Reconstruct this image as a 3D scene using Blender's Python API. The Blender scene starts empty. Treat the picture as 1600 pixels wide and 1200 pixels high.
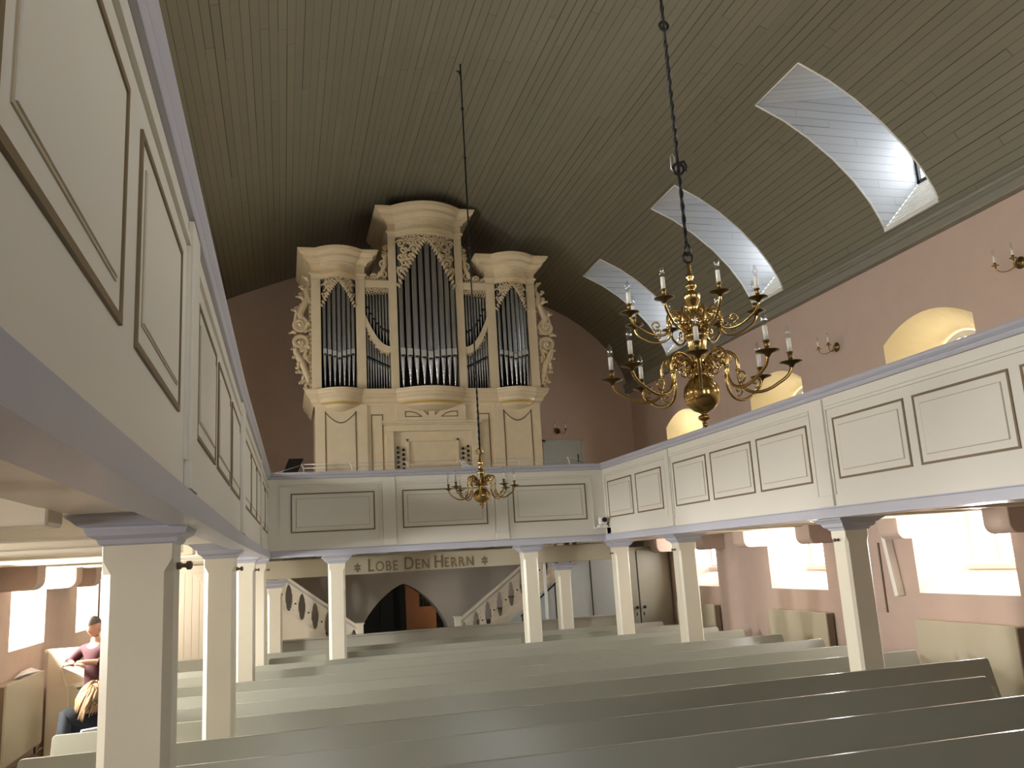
import bpy, bmesh, math, random
from mathutils import Vector, Matrix
random.seed(7)
SC = bpy.context.scene
COL = SC.collection
PI = math.pi

# ------------------------------------------------------------------ camera
CAMZ = 2.11
yaw, pitch, roll = 0.26672569, 0.20115244, -0.05888486
fwd = Vector((math.sin(yaw)*math.cos(pitch), math.cos(yaw)*math.cos(pitch), math.sin(pitch)))
rgt = Vector((math.cos(yaw), -math.sin(yaw), 0)); up0 = rgt.cross(fwd)
r2 = math.cos(roll)*rgt + math.sin(roll)*up0
u2 = -math.sin(roll)*rgt + math.cos(roll)*up0
cd = bpy.data.cameras.new('camera'); cam = bpy.data.objects.new('camera', cd); COL.objects.link(cam)
cd.sensor_fit = 'HORIZONTAL'; cd.sensor_width = 36.0; cd.lens = 1340/1600*36.0
cd.clip_start = 0.02; cd.clip_end = 200
m = Matrix(((r2.x, u2.x, -fwd.x, 0), (r2.y, u2.y, -fwd.y, 0), (r2.z, u2.z, -fwd.z, CAMZ), (0, 0, 0, 1)))
cam.matrix_world = m
SC.camera = cam

# ------------------------------------------------------------------ world, exposure
W = bpy.data.worlds.new('sky'); SC.world = W; W.use_nodes = True
bg = W.node_tree.nodes['Background']; bg.inputs[0].default_value = (0.93, 0.96, 1.0, 1); bg.inputs[1].default_value = 4.0
SC.view_settings.view_transform = 'Standard'; SC.view_settings.look = 'None'
SC.view_settings.gamma = 1.0; SC.view_settings.use_curve_mapping = False
SC.view_settings.exposure = 0.0
SC.cycles.use_denoising = True
SC.cycles.max_bounces = 10; SC.cycles.diffuse_bounces = 6; SC.cycles.transparent_max_bounces = 12
SC.cycles.caustics_reflective = False; SC.cycles.caustics_refractive = False
SC.cycles.sample_clamp_indirect = 6.0

# daylight lamps outside the seen windows and the added ones out of view
def daylight(loc, aim, sx, sy, watts, col=(1, 1, 1), name='daylight'):
    ld = bpy.data.lights.new(name, 'AREA'); ld.shape = 'RECTANGLE'; ld.size = sx; ld.size_y = sy
    ld.energy = watts; ld.color = col
    o = bpy.data.objects.new(name, ld); COL.objects.link(o); o.location = loc
    d = Vector(aim).normalized()
    o.rotation_euler = d.to_track_quat('-Z', 'Y' if abs(d.z) < .9 else 'X').to_euler()
    return o

WIN_Y = [(7.12, 8.53), (10.26, 11.65), (13.28, 14.72)]         # window bays in the side walls
WIN_Y_NEAR = [(3.95, 5.35), (0.8, 2.2)]
XR, XL, XC = 6.98, -2.75, 2.115
YB, YF = 16.3, -4.0
FL = 0.15
E_LOWR, E_UPR, E_LOWL, E_UPL, E_DORM, E_FRONT = 160, 20, 700, 350, 12, 50
for (a, b) in WIN_Y + WIN_Y_NEAR:
    ym = (a+b)/2
    if a > 6: daylight((XR+.62, ym, 2.08), (-1, 0, -.12), .95, .75, E_LOWR*(.4 if a > 13 else 1), (1, .985, .96))
    daylight((XR+.62, ym, 3.85), (-1, 0, 0), .95, .9, (60 if a > 13 else E_UPR) if a > 6 else 300, (1, .98, .93))  # near bays out of view, boosted to light the left parapet
    daylight((XL-.62, ym, 2.08), (1, 0, -.12), .95, .75, E_LOWL*(.4 if a > 13 else 1) if a > 6 else 190, (1, .98, .95))
    if a < 13: daylight((XL-.62, ym, 3.85), (1, 0, 0), .95, .9, E_UPL, (1, .99, .96))
DORM_Y = [(7.22, 8.10), (10.30, 11.12), (13.32, 14.22)]
for (a, b) in DORM_Y + [(4.1, 4.98), (1.0, 1.88)]:
    daylight((7.66, (a+b)/2, 6.66), (-1, 0, -.9), .8, .55, E_DORM, (.86, .93, 1))
for xx in (.2, 4.0):
    daylight((xx, YF-.5, 4.0), (0, 1, -.03), 1.3, 2.6, E_FRONT, (.95, .97, 1))  # unseen front windows, added to light organ and gallery fronts

# ------------------------------------------------------------------ materials
def lin(c):
    return tuple(((v/255)/12.92 if v/255 <= .04045 else ((v/255+.055)/1.055)**2.4) for v in c)
def mat(name, srgb, rough=.5, metal=0, noise=.06, scale=6, bump=0, spec=.5, coat=0):
    m_ = bpy.data.materials.new(name); m_.use_nodes = True
    nt = m_.node_tree; b = nt.nodes['Principled BSDF']
    c = lin(srgb)
    b.inputs['Roughness'].default_value = rough; b.inputs['Metallic'].default_value = metal
    b.inputs['Specular IOR Level'].default_value = spec
    if coat: b.inputs['Coat Weight'].default_value = coat
    tc = nt.nodes.new('ShaderNodeTexCoord'); nz = nt.nodes.new('ShaderNodeTexNoise')
    nz.inputs['Scale'].default_value = scale; nz.inputs['Detail'].default_value = 5
    nt.links.new(tc.outputs['Object'], nz.inputs['Vector'])
    rp = nt.nodes.new('ShaderNodeMapRange'); rp.inputs[3].default_value = 1-noise; rp.inputs[4].default_value = 1+noise
    nt.links.new(nz.outputs['Fac'], rp.inputs[0])
    vm = nt.nodes.new('ShaderNodeVectorMath'); vm.operation = 'SCALE'; vm.inputs[0].default_value = c
    nt.links.new(rp.outputs[0], vm.inputs['Scale']); nt.links.new(vm.outputs[0], b.inputs['Base Color'])
    if bump:
        n2 = nt.nodes.new('ShaderNodeTexNoise'); n2.inputs['Scale'].default_value = scale*8; n2.inputs['Detail'].default_value = 4
        nt.links.new(tc.outputs['Object'], n2.inputs['Vector'])
        bp = nt.nodes.new('ShaderNodeBump'); bp.inputs['Strength'].default_value = bump; bp.inputs['Distance'].default_value = .01
        nt.links.new(n2.outputs['Fac'], bp.inputs['Height']); nt.links.new(bp.outputs[0], b.inputs['Normal'])
    return m_

def boards(name, srgb, w, length, dark=.35, rough=.6, axis=None):
    """painted tongue and groove boards; runs on the UV map in metres (u along the board, v across)"""
    m_ = mat(name, srgb, rough, noise=.05, scale=3)
    nt = m_.node_tree; b = nt.nodes['Principled BSDF']; old = b.inputs['Base Color'].links[0].from_socket
    uv = nt.nodes.new('ShaderNodeUVMap'); uv.uv_map = 'boards'
    def mth(op, a, b=None, c=None):
        n_ = nt.nodes.new('ShaderNodeMath'); n_.operation = op
        for k_, q in enumerate((a, b, c)):
            if q is None: continue
            if isinstance(q, (int, float)): n_.inputs[k_].default_value = q
            else: nt.links.new(q, n_.inputs[k_])
        return n_.outputs[0]
    sp = nt.nodes.new('ShaderNodeSeparateXYZ'); nt.links.new(uv.outputs[0], sp.inputs[0])
    U, V = sp.outputs[0], sp.outputs[1]
    vr = mth('DIVIDE', V, w); row = mth('FLOOR', vr); fr_ = mth('FRACT', vr)
    def wn(x):
        n_ = nt.nodes.new('ShaderNodeTexWhiteNoise'); n_.noise_dimensions = '1D'; nt.links.new(x, n_.inputs['W']); return n_.outputs['Value']
    rnd1 = wn(row); uu = mth('ADD', mth('DIVIDE', U, length), mth('MULTIPLY', rnd1, 7.3)); cell = mth('FLOOR', uu); fu = mth('FRACT', uu)
    key = mth('ADD', mth('MULTIPLY', row, 17.13), cell); rnd2 = wn(key)
    gap = mth('MULTIPLY_ADD', rnd2, .07, .04)
    edge = mth('LESS_THAN', fr_, gap); endj = mth('LESS_THAN', mth('MULTIPLY', fu, length), .006)
    seam = mth('MULTIPLY', mth('MAXIMUM', edge, endj), mth('MULTIPLY_ADD', wn(mth('ADD', key, 5.7)), .55, .45))
    tone = mth('MULTIPLY_ADD', wn(mth('ADD', key, 2.3)), .10, .93)
    fac = mth('MULTIPLY', tone, mth('SUBTRACT', 1.0, mth('MULTIPLY', seam, 1-dark)))
    mx = nt.nodes.new('ShaderNodeVectorMath'); mx.operation = 'SCALE'
    nt.links.new(old, mx.inputs[0]); nt.links.new(fac, mx.inputs['Scale']); nt.links.new(mx.outputs[0], b.inputs['Base Color'])
    bp = nt.nodes.new('ShaderNodeBump'); bp.invert = True; bp.inputs['Strength'].default_value = .6; bp.inputs['Distance'].default_value = .006
    nt.links.new(seam, bp.inputs['Height']); nt.links.new(bp.outputs[0], b.inputs['Normal'])
    return m_

M = {}
M['cream'] = mat('cream_paint', (222, 212, 190), .35, noise=.03, scale=2.5)
M['pillar'] = mat('pillar_cream_paint', (218, 211, 190), .35, noise=.05, scale=3)
M['lav'] = mat('lavender_grey_paint', (178, 178, 188), .35, noise=.03)
M['panel'] = mat('panel_paint', (216, 212, 200), .38, noise=.02, scale=3)
M['line'] = mat('ochre_line', (112, 94, 64), .5, noise=.1)
M['line2'] = mat('pale_ochre_line', (176, 164, 140), .5, noise=.05)
M['pink'] = mat('pink_plaster', (192, 170, 156), .85, noise=.07, scale=5, bump=.12)
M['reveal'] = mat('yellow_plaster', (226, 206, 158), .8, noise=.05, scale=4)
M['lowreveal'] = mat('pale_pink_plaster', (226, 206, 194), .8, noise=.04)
M['greywall'] = mat('grey_plaster', (196, 188, 174), .85, noise=.08, scale=4, bump=.1)
M['ceil'] = boards('ceiling_boards', (119, 115, 98), .095, 3.7, .14)
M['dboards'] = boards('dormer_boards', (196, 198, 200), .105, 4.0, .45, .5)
M['cornice'] = mat('cornice_grey_paint', (130, 127, 116), .5)
M['pew'] = mat('pew_grey_white_paint', (150, 150, 137), .22, noise=.04, scale=2, spec=.4)
M['pewdk'] = mat('pew_inner_paint', (176, 172, 156), .4)
M['organ'] = mat('organ_marbled_cream', (222, 205, 172), .4, noise=.09, scale=7)
M['carve'] = mat('carved_cream_paint', (208, 188, 154), .45, noise=.08, scale=20)
M['gold'] = mat('gilding', (222, 192, 120), .35, .45, .05)
M['pipe'] = mat('tin_pipe', (196, 197, 201), .21, 1, .04, 9)
M['pipemouth'] = mat('tin_pipe_mouth', (232, 230, 224), .4, 1, .03)
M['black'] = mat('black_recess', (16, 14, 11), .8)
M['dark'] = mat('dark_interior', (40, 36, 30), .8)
M['iron'] = mat('black_iron', (22, 20, 18), .5, .3)
M['brass'] = mat('polished_brass', (188, 158, 100), .16, 1, .06, 30)
M['brassdk'] = mat('aged_brass_pan', (120, 98, 62), .3, 1, .1, 30)
M['candle'] = mat('ivory_candle_tube', (236, 232, 218), .35)
M['white'] = mat('white_lacquer', (232, 230, 224), .3)
M['winframe'] = mat('window_frame_white', (222, 216, 204), .4)
M['rad'] = mat('radiator_cream_enamel', (190, 181, 156), .3, noise=.02)
M['radside'] = mat('brown_fittings_and_shade', (120, 104, 86), .6)  # brown for small fittings, also for shade on radiator sides and in stair slots
M['floor'] = mat('floor_stone', (122, 114, 104), .6, noise=.15, scale=3)
M['wood'] = mat('orange_varnished_wood', (150, 92, 46), .4, noise=.15, scale=8)
M['steel'] = mat('steel_wire', (190, 190, 192), .35, .8)
M['grey'] = mat('grey_blue_door_paint', (172, 178, 176), .45)
M['skin'] = mat('skin', (206, 160, 136), .5, noise=.04)
M['maroon'] = mat('maroon_wool', (66, 24, 30), .85, noise=.12, scale=40)
M['trouser'] = mat('dark_trousers', (26, 26, 32), .85)
M['navy'] = mat('dark_teal_cardigan', (18, 26, 32), .85, noise=.12, scale=40)
M['blond'] = mat('blond_hair', (158, 130, 94), .6, noise=.25, scale=50)
M['greyhair'] = mat('grey_brown_hair', (70, 62, 56), .7, noise=.2, scale=50)
M['paper'] = mat('white_paper', (232, 234, 240), .6)
M['blue'] = mat('light_blue_cloth', (130, 178, 206), .7)
M['key'] = mat('ivory_keys', (220, 214, 196), .4)

_nt = M['pipe'].node_tree; _b = _nt.nodes['Principled BSDF']; _tg = _nt.nodes.new('ShaderNodeTangent'); _tg.direction_type = 'RADIAL'; _tg.axis = 'Z'
_nt.links.new(_tg.outputs[0], _b.inputs['Tangent']); _b.inputs['Anisotropic'].default_value = .85; _b.inputs['Anisotropic Rotation'].default_value = .25
M['olive'] = mat('olive_grey_cupboard_paint', (150, 147, 131), .45)
M['beam'] = mat('beam_cream_shaded', (172, 163, 140), .5, noise=.04)  # cream darkened to stand for the shade under the gallery
def glassmat(name, tint=(1, 1, 1), mixf=.06):
    g = bpy.data.materials.new(name); g.use_nodes = True; nt = g.node_tree
    for n in list(nt.nodes): nt.nodes.remove(n)
    out = nt.nodes.new('ShaderNodeOutputMaterial'); t = nt.nodes.new('ShaderNodeBsdfTransparent')
    t.inputs[0].default_value = (*tint, 1); gl = nt.nodes.new('ShaderNodeBsdfGlossy'); gl.inputs['Roughness'].default_value = .05
    mx = nt.nodes.new('ShaderNodeMixShader'); mx.inputs[0].default_value = mixf
    nt.links.new(t.outputs[0], mx.inputs[1]); nt.links.new(gl.outputs[0], mx.inputs[2]); nt.links.new(mx.outputs[0], out.inputs[0])
    return g
M['glass'] = glassmat('window_glass')
M['bulb'] = glassmat('clear_bulb_glass', (.95, .96, .97), .14)

# ------------------------------------------------------------------ mesh helpers
class MB:
    def __init__(s): s.v = []; s.f = []; s.mi = []; s.sm = []; s.uv = []
    def face(s, pts, mi=0, sm=False, uv=None):
        n = len(s.v); s.v += [tuple(p) for p in pts]; s.f.append(tuple(range(n, n+len(pts)))); s.mi.append(mi); s.sm.append(sm)
        s.uv.append(uv or [(0, 0)]*len(pts))
    def raw(s, verts, faces, mi=0, sm=False):
        n = len(s.v); s.v += [tuple(p) for p in verts]
        for f in faces: s.f.append(tuple(n+i for i in f)); s.mi.append(mi); s.sm.append(sm); s.uv.append([(0, 0)]*len(f))
    def box(s, x0, x1, y0, y1, z0, z1, mi=0, nseg=1, axis=1):
        """box, optionally cut into nseg slices along an axis so that it can follow a bow"""
        lo = [x0, y0, z0]; hi = [x1, y1, z1]
        ax = axis; o1, o2 = [i for i in (0, 1, 2) if i != ax]
        vs = []
        for k in range(nseg+1):
            t = lo[ax]+(hi[ax]-lo[ax])*k/nseg
            for (a, b) in ((0, 0), (1, 0), (1, 1), (0, 1)):
                p = [0, 0, 0]; p[ax] = t; p[o1] = (lo, hi)[a][o1]; p[o2] = (lo, hi)[b][o2]; vs.append(p)
        fs = [(0, 1, 2, 3), tuple(4*nseg+i for i in (3, 2, 1, 0))]
        for k in range(nseg):
            for i in range(4):
                j = (i+1) % 4; fs.append((4*k+i, 4*k+j, 4*k+4+j, 4*k+4+i))
        s.raw(vs, fs, mi)
    def prism(s, poly, axis, a, b, mi=0, nseg=1, sm=False):
        """extrude a 2D polygon along an axis (0,1,2); poly is in the two other axes in order"""
        o1, o2 = [i for i in (0, 1, 2) if i != axis]; n = len(poly); vs = []
        for k in range(nseg+1):
            t = a+(b-a)*k/nseg
            for q in poly:
                p = [0, 0, 0]; p[axis] = t; p[o1] = q[0]; p[o2] = q[1]; vs.append(p)
        fs = [tuple(range(n)), tuple(nseg*n+i for i in reversed(range(n)))]
        s.raw(vs, fs, mi)
        n0 = len(s.v)-len(vs)
        for k in range(nseg):
            for i in range(n):
                j = (i+1) % n; s.f.append((n0+k*n+i, n0+k*n+j, n0+k*n+n+j, n0+k*n+n+i)); s.mi.append(mi); s.sm.append(sm); s.uv.append([(0, 0)]*4)
    def lathe(s, prof, c=(0, 0, 0), seg=24, mi=0, sx=1, sy=1):
        vs = []; fs = []
        for (r, z) in prof:
            for i in range(seg):
                a = 2*PI*i/seg; vs.append((c[0]+r*math.cos(a)*sx, c[1]+r*math.sin(a)*sy, c[2]+z))
        for k in range(len(prof)-1):
            for i in range(seg):
                j = (i+1) % seg; fs.append((k*seg+i, k*seg+j, k*seg+seg+j, k*seg+seg+i))
        fs.append(tuple(reversed(range(seg)))); fs.append(tuple((len(prof)-1)*seg+i for i in range(seg)))
        s.raw(vs, fs, mi, True)
    def tube(s, pts, rad, seg=8, mi=0, caps=True):
        pts = [Vector(p) for p in pts]; n = len(pts)
        rr = rad if isinstance(rad, (list, tuple)) else [rad]*n
        vs = []; fs = []
        t0 = (pts[1]-pts[0]).normalized(); ref = Vector((0, 0, 1)) if abs(t0.z) < .9 else Vector((1, 0, 0))
        nrm = t0.cross(ref).normalized()
        for k in range(n):
            t = (pts[min(k+1, n-1)]-pts[max(k-1, 0)]).normalized()
            nrm = (nrm-t*nrm.dot(t)); nrm = nrm.normalized() if nrm.length > 1e-6 else t.orthogonal().normalized()
            bn = t.cross(nrm)
            for i in range(seg):
                a = 2*PI*i/seg; vs.append(pts[k]+(nrm*math.cos(a)+bn*math.sin(a))*rr[k])
        for k in range(n-1):
            for i in range(seg):
                j = (i+1) % seg; fs.append((k*seg+i, k*seg+j, k*seg+seg+j, k*seg+seg+i))
        if caps: fs.append(tuple(reversed(range(seg)))); fs.append(tuple((n-1)*seg+i for i in range(seg)))
        s.raw(vs, fs, mi, True)
    def ball(s, c, r, mi=0, seg=12, sz=1, sx=1, sy=1):
        prof = [(r*math.sin(PI*k/8)+1e-5, -r*sz*math.cos(PI*k/8)) for k in range(9)]
        s.lathe(prof, c, seg, mi, sx, sy)
    def torus(s, c, R, r, nrm=(0, 1, 0), seg=20, mi=0):
        q = Vector(nrm).normalized().to_track_quat('Z', 'Y')
        pts = [Vector(c)+q @ Vector((R*math.cos(2*PI*k/seg), R*math.sin(2*PI*k/seg), 0)) for k in range(seg+1)]
        s.tube(pts, r, 6, mi, False)
    def map(s, fn): s.v = [tuple(fn(*p)) for p in s.v]; return s
    def build(s, name, mats, parent=None, bevel=0, recalc=True, uvname=None):
        me = bpy.data.meshes.new(name); me.from_pydata(s.v, [], s.f)
        if not isinstance(mats, (list, tuple)): mats = [mats]
        for q in mats: me.materials.append(M[q] if isinstance(q, str) else q)
        for p, mi, sm in zip(me.polygons, s.mi, s.sm): p.material_index = mi; p.use_smooth = sm
        if uvname:
            ul = me.uv_layers.new(name=uvname); k = 0
            for u in s.uv:
                for c in u: ul.data[k].uv = c; k += 1
        me.validate(); me.update()
        if recalc:
            bm = bmesh.new(); bm.from_mesh(me); bmesh.ops.recalc_face_normals(bm, faces=bm.faces); bm.to_mesh(me); bm.free()
        o = bpy.data.objects.new(name, me); COL.objects.link(o)
        if parent is not None: o.parent = parent; o.matrix_parent_inverse = Matrix.Translation(parent.location).inverted() if False else Matrix()
        if bevel:
            b = o.modifiers.new('bevel', 'BEVEL'); b.width = bevel; b.segments = 2; b.limit_method = 'ANGLE'; b.angle_limit = math.radians(40)
        return o
    def shift(s, d): s.v = [(p[0]-d[0], p[1]-d[1], p[2]-d[2]) for p in s.v]; return s

def tag(o, label=None, cat=None, group=None, kind=None):
    if label: o['label'] = label
    if cat: o['category'] = cat
    if group: o['group'] = group
    if kind: o['kind'] = kind
    return o
def thing(name, label, cat, loc=(0, 0, 0), rz=0, group=None):
    o = bpy.data.objects.new(name, None); COL.objects.link(o); o.location = loc; o.rotation_euler = (0, 0, rz); o.empty_display_size = .1
    return tag(o, label, cat, group)
def copy_tree(o, parent=None):
    c = o.copy(); COL.objects.link(c); c.parent = parent
    for ch in list(o.children): copy_tree(ch, c)
    return c

# ------------------------------------------------------------------ vault profile
PT = [(0, 8.16), (.4, 8.125), (.8, 8.04), (1.2, 7.925), (1.6, 7.79), (1.98, 7.645), (2.3, 7.53), (2.6, 7.415), (2.9, 7.30), (3.25, 7.15), (3.6, 6.98), (3.9, 6.78),
      (4.2, 6.53), (4.45, 6.26), (4.63, 6.0), (4.73, 5.80), (4.775, 5.68), (4.82, 5.54), (4.845, 5.44)]
def vault(dx):
    dx = abs(dx)
    for (a, za), (b, zb) in zip(PT, PT[1:]):
        if dx <= b: return za+(zb-za)*(dx-a)/(b-a)
    return PT[-1][1]
XS = [XC-d for d, _ in reversed(PT)] + [XC+d for d, _ in PT[1:]]
AR = [0]
for a, b in zip(XS, XS[1:]): AR.append(AR[-1]+math.hypot(b-a, vault(b-XC)-vault(a-XC)))
HX0, HX1 = XC+3.25, XC+4.775
ys = sorted({YF, YB, *[v for d in DORM_Y+[(4.1, 4.98), (1.0, 1.88)] for v in d]})
mb = MB()
DALL = DORM_Y+[(4.1, 4.98), (1.0, 1.88)]
for i in range(len(XS)-1):
    xa, xb = XS[i], XS[i+1]; za, zb = vault(xa-XC), vault(xb-XC)
    for ya, yb in zip(ys, ys[1:]):
        if xa >= HX0-1e-4 and xb <= HX1+1e-4 and any(abs(ya-d[0]) < 1e-4 for d in DALL): continue
        mb.raw([(xa, ya, za), (xb, ya, zb), (xb, yb, zb), (xa, yb, za)], [(0, 1, 2, 3)], 0, True)
        mb.uv[-1] = [(ya, AR[i]), (ya, AR[i+1]), (yb, AR[i+1]), (yb, AR[i])]
o = mb.build('ceiling', 'ceil', recalc=False, uvname='boards'); tag(o, kind='structure')
bm = bmesh.new(); bm.from_mesh(o.data); bmesh.ops.remove_doubles(bm, verts=bm.verts, dist=1e-5); bm.to_mesh(o.data); bm.free()

# cornice strips along the side walls
def cornice(side, n):
    mb = MB(); s = 1 if side == 'right' else -1
    X = XR if side == 'right' else XL
    P = [(0, 5.34), (.10, 5.34), (.11, 5.36), (.11, 5.43), (.135, 5.44), (.135, 5.455), (.12, 5.465), (.12, 5.475), (.135, 5.485), (.14, 5.51), (.128, 5.53), (.06, 5.56), (0, 5.58)]
    mb.prism([(X-s*a, z) for a, z in P], 1, YF, YB)
    return tag(mb.build('trim_%d' % n, 'cornice'), kind='structure')
cornice('right', 1); cornice('left', 2)

# ------------------------------------------------------------------ dormer light shafts in the vault
WN = [1]
def next_win():
    o = bpy.data.objects.new('window_%d' % WN[0], None); COL.objects.link(o); WN[0] += 1
    o.empty_display_size = .1; return tag(o, kind='structure')
def dormer(ya, yb):
    root = next_win()
    xw = 7.47; zs = vault(HX1-XC); zt = vault(HX0-XC)
    top = lambda x: zt+.17*(x-HX0)
    curve = [x for x in XS if HX0-1e-4 <= x <= HX1+1e-4]
    mb = MB()
    for Y in (ya, yb):
        pts = [(x, vault(x-XC)) for x in curve]
        for (xa, za), (xb, zb) in zip(pts, pts[1:]):                       # cheek fan strips up to the shaft top
            q = [(xa, Y, za), (xb, Y, zb), (xb, Y, top(xb)), (xa, Y, top(xa))]
            mb.face(q, 0, uv=[(p[0], p[2]) for p in q])
        q = [(HX1, Y, zs), (xw, Y, 6.29), (xw, Y, top(xw)), (HX1, Y, top(HX1))]
        mb.face(q, 0, uv=[(p[0], p[2]) for p in q])
    q = [(HX0, ya, zt), (HX0, yb, zt), (xw, yb, top(xw)), (xw, ya, top(xw))]
    mb.face(q, 0, uv=[(p[0], p[1]) for p in q])
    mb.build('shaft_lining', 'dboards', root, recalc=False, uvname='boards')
    mb = MB()                                                                # stepped, board-clad slope up to the window
    n = 11
    for k in range(n):
        t0, t1 = k/n, (k+1)/n
        xa = HX1+(xw-HX1)*t0; xb = HX1+(xw-HX1)*t1; za = zs+(6.29-zs)*t0; zb = zs+(6.29-zs)*t1
        mb.prism([(xa-.006, za), (xb-.004, zb-.012), (xb+.03, zb-.03), (xa+.03, za-.02)], 1, ya, yb)
    mb.build('sloping_sill', 'white', root)
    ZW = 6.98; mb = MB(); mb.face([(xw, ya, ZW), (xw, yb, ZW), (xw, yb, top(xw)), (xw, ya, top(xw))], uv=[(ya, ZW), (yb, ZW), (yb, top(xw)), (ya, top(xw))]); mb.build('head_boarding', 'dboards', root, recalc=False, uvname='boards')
    mb = MB(); ym = (ya+yb)/2; w = .035; zt2 = 6.98
    for (a, b, c, d) in ((ya, ya+w, 6.29, zt2), (yb-w, yb, 6.29, zt2), (ya, yb, 6.27, 6.32), (ya, yb, zt2-w, zt2), (ym-.012, ym+.012, 6.29, zt2)):
        mb.box(xw-.01, xw+.03, a, b, c, d)
    mb.build('frame', 'iron', root)
    mb = MB(); mb.box(xw+.005, xw+.011, ya+w, yb-w, 6.32, zt2-w); mb.build('pane', 'glass', root)
    mb = MB(); mb.box(HX0-.01, HX0+.005, ya-.012, ya, zt-.02, zt+.0)
    e = []                                                                    # white edging strip round the opening
    mb = MB()
    for Y in (ya, yb):
        mb.tube([(x, Y, vault(x-XC)) for x in curve], .011, 6)
    mb.tube([(HX0, ya, zt), (HX0, yb, zt)], .008, 6); 
    mb.box(HX1-.012, HX1+.02, ya, yb, zs-.045, zs+.012)
    mb.build('edging', 'white', root)
for a, b in DORM_Y: dormer(a, b)
for a, b in [(4.1, 4.98), (1.0, 1.88)]: dormer(a, b)

# ------------------------------------------------------------------ side walls with splayed window openings
LOWZ = (1.47, 2.42); UPZ = (3.45, 4.36, .22)             # sill, head / sill, spring, rise
def side_wall(side):
    s = 1 if side == 'right' else -1; X = XR if s == 1 else XL
    wins = sorted(WIN_Y+WIN_Y_NEAR); mb = MB(); NS = 12; ZT = 5.6
    def quad(ya, yb, z0a, z0b, z1a, z1b): mb.face([(X, ya, z0a), (X, yb, z0b), (X, yb, z1b), (X, ya, z1a)])
    y = YF
    for (a, b) in wins:
        quad(y, a, 0, 0, ZT, ZT)
        if a > 6 or s < 0: quad(a, b, 0, 0, LOWZ[0], LOWZ[0]); quad(a, b, LOWZ[1], LOWZ[1], UPZ[0], UPZ[0])
        else: quad(a, b, 0, 0, UPZ[0], UPZ[0])
        if s < 0 and a > 13: quad(a, b, UPZ[0], UPZ[0], ZT, ZT); y = b; continue
        for k in range(NS):
            ya = a+(b-a)*k/NS; yb = a+(b-a)*(k+1)/NS
            h = lambda yy: UPZ[1]+UPZ[2]*(1-((yy-(a+b)/2)/((b-a)/2))**2)
            quad(ya, yb, h(ya), h(yb), ZT, ZT)
        y = b
    quad(y, YB, 0, 0, ZT, ZT)
    w = tag(mb.build('wall_'+side, 'pink', recalc=False), kind='structure')
    # shallow pilaster step in the plaster
    for (a, b) in wins:
        root = next_win(); ym = (a+b)/2; hw = (b-a)/2; D = .52; iw = hw-.30
        # lower window: splayed reveal
        def loop(xx, h0, zlo, zhi, rise, N=12, flat=False):
            pts = [(xx, ym-h0, zlo), (xx, ym+h0, zlo)]
            for k in range(N+1):
                t = 1-2*k/N; pts.append((xx, ym+h0*t, zhi+rise*(1-t*t)))
            return pts
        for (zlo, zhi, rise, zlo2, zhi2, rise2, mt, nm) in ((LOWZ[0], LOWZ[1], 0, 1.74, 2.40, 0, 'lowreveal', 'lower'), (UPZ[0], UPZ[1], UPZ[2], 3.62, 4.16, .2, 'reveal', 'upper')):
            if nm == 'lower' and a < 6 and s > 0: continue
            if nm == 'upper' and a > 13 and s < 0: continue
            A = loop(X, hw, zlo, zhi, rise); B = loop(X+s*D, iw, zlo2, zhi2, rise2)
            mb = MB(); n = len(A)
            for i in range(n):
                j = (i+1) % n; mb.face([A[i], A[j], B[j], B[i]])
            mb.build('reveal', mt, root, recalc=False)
            # frame: outer border, middle post, crossbar
            C_ = loop(X+s*(D-.03), iw-.07, zlo2+.07, zhi2-.07, rise2); D_ = loop(X+s*(D-.03), iw, zlo2, zhi2, rise2)
            C2 = loop(X+s*(D+.03), iw-.07, zlo2+.07, zhi2-.07, rise2)
            mb = MB()
            for i in range(n):
                j = (i+1) % n; mb.face([D_[i], D_[j], C_[j], C_[i]]); mb.face([C_[i], C_[j], C2[j], C2[i]])
            xa, xb = sorted((X+s*(D-.025), X+s*(D+.02)))
            mb.box(xa, xb, ym-.03, ym+.03, zlo2+.06, zhi2+rise2-.06)
            if nm == 'upper': mb.box(xa, xb, ym-iw+.06, ym+iw-.06, zhi2-.02, zhi2+.02)
            else: mb.box(min(X+s*(D-.09), X+s*(D+.02)), max(X+s*(D-.09), X+s*(D+.02)), ym-iw+.0, ym+iw-.0, zlo2-.03, zlo2+.025)
            mb.build('window_frame', 'winframe', root, recalc=False)
            mb = MB(); mb.face(loop(X+s*(D+.005), iw-.06, zlo2+.06, zhi2-.06, rise2)); mb.build('pane', 'glass', root, recalc=False)
side_wall('right'); side_wall('left')

# back wall: pink above the gallery, grey plaster and pointed doorway below
ARX, ARW, ARB, ART = 2.14, .86, .86, 1.78
def arch_z(x):
    t = abs(x-ARX)/ARW
    return None if t >= 1 else ARB-.1+(ART-ARB+.1)*(1-t**1.35)**.62
mb = MB()
xs = sorted(set([round(v, 4) for v in XS]+[round(ARX-ARW+ARW*2*k/24, 4) for k in range(25)]))
for xa, xb in zip(xs, xs[1:]):
    mid = (xa+xb)/2
    if ARX-ARW <= mid <= ARX+ARW:
        za = arch_z(xa) or ARB-.1; zb = arch_z(xb) or ARB-.1
    else: za = zb = 0
    mb.face([(xa, YB, za), (xb, YB, zb), (xb, YB, 2.5), (xa, YB, 2.5)], 1)
    mb.face([(xa, YB, 2.5), (xb, YB, 2.5), (xb, YB, vault(xb-XC)+.02), (xa, YB, vault(xa-XC)+.02)], 0)
for xa, xb in ((XL, XS[0]), (XS[-1], XR)):
    mb.face([(xa, YB, 0), (xb, YB, 0), (xb, YB, 5.6), (xa, YB, 5.6)], 0)
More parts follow.
